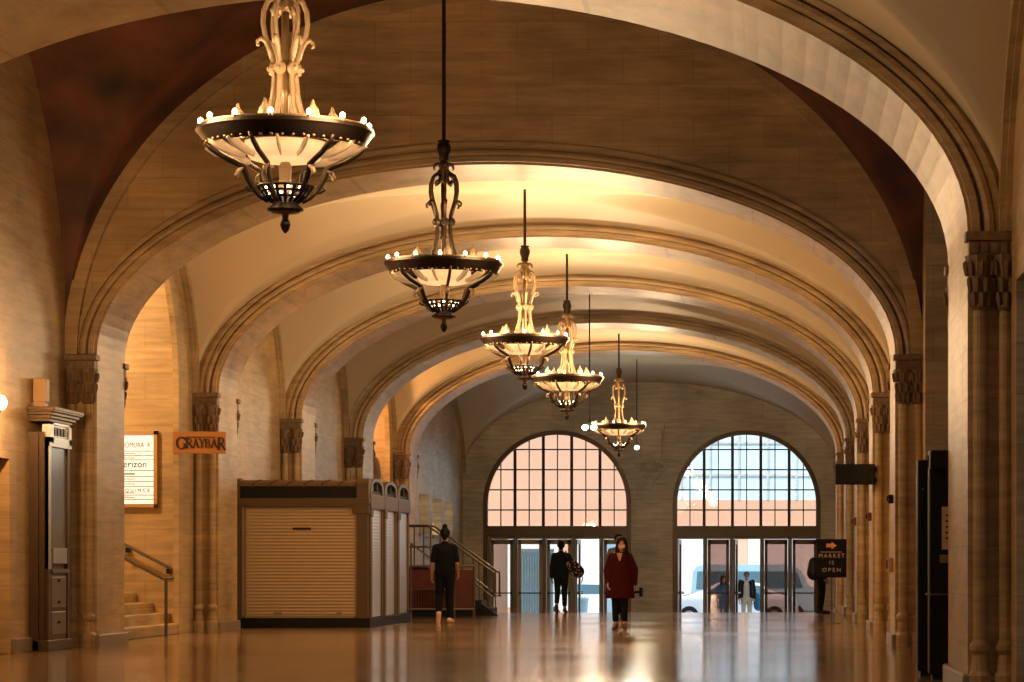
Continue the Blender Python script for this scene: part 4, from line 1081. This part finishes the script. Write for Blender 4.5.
person('person', pos(445, y=53.1), PI, 'man in black t shirt and trousers walking away beside the kiosk', H=1.80, hair='bun', shoes='shoe_pink', sleeve='short', heavy=1.0,
       J=dict(kr=(.10, -.05, .50), ar=(.10, .12, .22), tr=(.11, .10, .05), kl=(-.08, -.02, .51), al=(-.09, .0, .09), wl=(-.22, -.12, .92), wr=(.24, -.06, .88)))
person('person', pos(561, y=64.2), PI, 'person in dark top and dark trousers with a patterned shoulder bag, walking to the doors', H=1.66, hair='short', sleeve='long', top='cloth_navy', legs='cloth_navy', shoes='shoe_brown', female=True, skin='skin',
       J=dict(kr=(.09, -.08, .52), ar=(.10, .08, .17), tr=(.10, .0, .03), kl=(-.08, 0, .51), al=(-.09, .02, .09), el=(-.29, .04, 1.15), wl=(-.27, -.10, .96)))
person('person', pos(618.5, y=60.0), 0, 'dark haired person in a grey top mostly hidden behind the woman in maroon', H=1.76, hair='short', sleeve='long', top='grey_cloth', legs='cloth_black', skin='skin_dark',
       J=dict(kl=(-.05, 0, .51), al=(-.04, .03, .09), hl=(-.07, 0, .93), hr=(.07, 0, .93), kr=(.05, 0, .51), ar=(.04, .06, .09), wl=(-.15, -.08, .88), wr=(.15, -.08, .88)))
person('person', pos(821, y=63.5), PI*.55, 'dark silhouetted person with a bag standing behind the market sign', H=1.64, hair='short', sleeve='long', skin='skin_dark')
def outside(x, y): return ((x-770)*y/2800, y, -.86)
person('person', outside(746.5, 89.0), 0, 'man in an open dark jacket over a beige shirt walking in at the open door', H=1.74, hair='short', sleeve='long', top='beige_cloth', legs='beige_cloth', skin='skin_dark', heavy=1.05)
person('person', outside(723, 91.5), .4, 'figure in a blue dress seen through the closed glass door outside', H=1.6, hair='long', sleeve='long', coat='blue_cloth', top='blue_cloth', legs='blue_cloth', female=True)
# dark jacket on the man in the doorway
jk = [o for o in COL.objects if o.name.startswith('person') and 'open dark jacket' in o.get('label', '')][0]
b_ = B(); s_ = 1.74/1.72
for sx in (-1, 1):
    capsule(b_, (sx*.13, -.02, 1.38*s_), (sx*.15, -.02, .98*s_), .085, .095, .8, 1.4); capsule(b_, (sx*.19, .01, 1.41*s_), (sx*.24, .03, 1.11*s_), .078, .07); capsule(b_, (sx*.24, .03, 1.11*s_), (sx*.246, -.055, .9*s_), .068, .056)
capsule(b_, (0, .07, 1.36*s_), (0, .07, 1.0*s_), .12, .13, 1.2, .6)
remeshed('jacket', b_, 'cloth_black', jk, .012, 3)
# patterned bag
def pattern_mat():
    m = mat('floral_cloth', (.02, .02, .025), .8); nt = m.node_tree; N = nt.nodes; L = nt.links; b = N['Principled BSDF']
    tc = N.new('ShaderNodeTexCoord'); v = N.new('ShaderNodeTexVoronoi'); v.inputs['Scale'].default_value = 20; L.new(tc.outputs['Object'], v.inputs['Vector'])
    r = N.new('ShaderNodeValToRGB'); r.color_ramp.interpolation = 'CONSTANT'; e = r.color_ramp.elements; e[0].color = (.55, .42, .36, 1); e[1].position = .36; e[1].color = (.025, .02, .03, 1)
    L.new(v.outputs['Distance'], r.inputs[0]); L.new(r.outputs[0], b.inputs['Base Color']); return m
M['floral'] = pattern_mat()
px_, py_, pz_ = pos(572, y=64.2)
root = empty('shoulder_bag', (px_, py_-.02, 0), 0, 'black bag with pale floral pattern slung on the walking person', 'bag')
b_ = B(); capsule(b_, (-.05, 0, 1.12), (.14, 0, .95), .15, .15, 1, .5); capsule(b_, (-.1, 0, 1.3), (-.05, 0, 1.1), .08, .13, 1, .6); remeshed('bag_body', b_, 'floral', root, .012, 3)
b_ = B(); tube(b_, [(-.14, -.02, 1.42), (-.12, -.1, 1.3), (.0, -.1, 1.15)], .018, 6); tube(b_, [(.2, 0, .95), (.24, 0, .8), (.22, 0, .68)], .014, 6); obj('strap', b_, 'black', root)
px_, py_, _ = pos(814, y=63.5)
b_ = B(); capsule(b_, (0, 0, 1.15), (0, 0, .92), .13, .17, 1, .6)
tag(remeshed('backpack', b_, 'black', None, .012, 3), 'black rounded bag carried by the person behind the market sign', 'bag'); bpy.data.objects['backpack'].location = (px_, py_-.1, 0)
b_ = B(); capsule(b_, (0, 0, .0), (.05, 0, -.3), .12, .16, 1, .6)
o = remeshed('tote_bag', b_, 'blue_cloth', None, .012, 3); tag(o, 'blue bag hanging at the side of the man in the doorway', 'bag'); o.location = (outside(757, 89)[0], 89, .1)
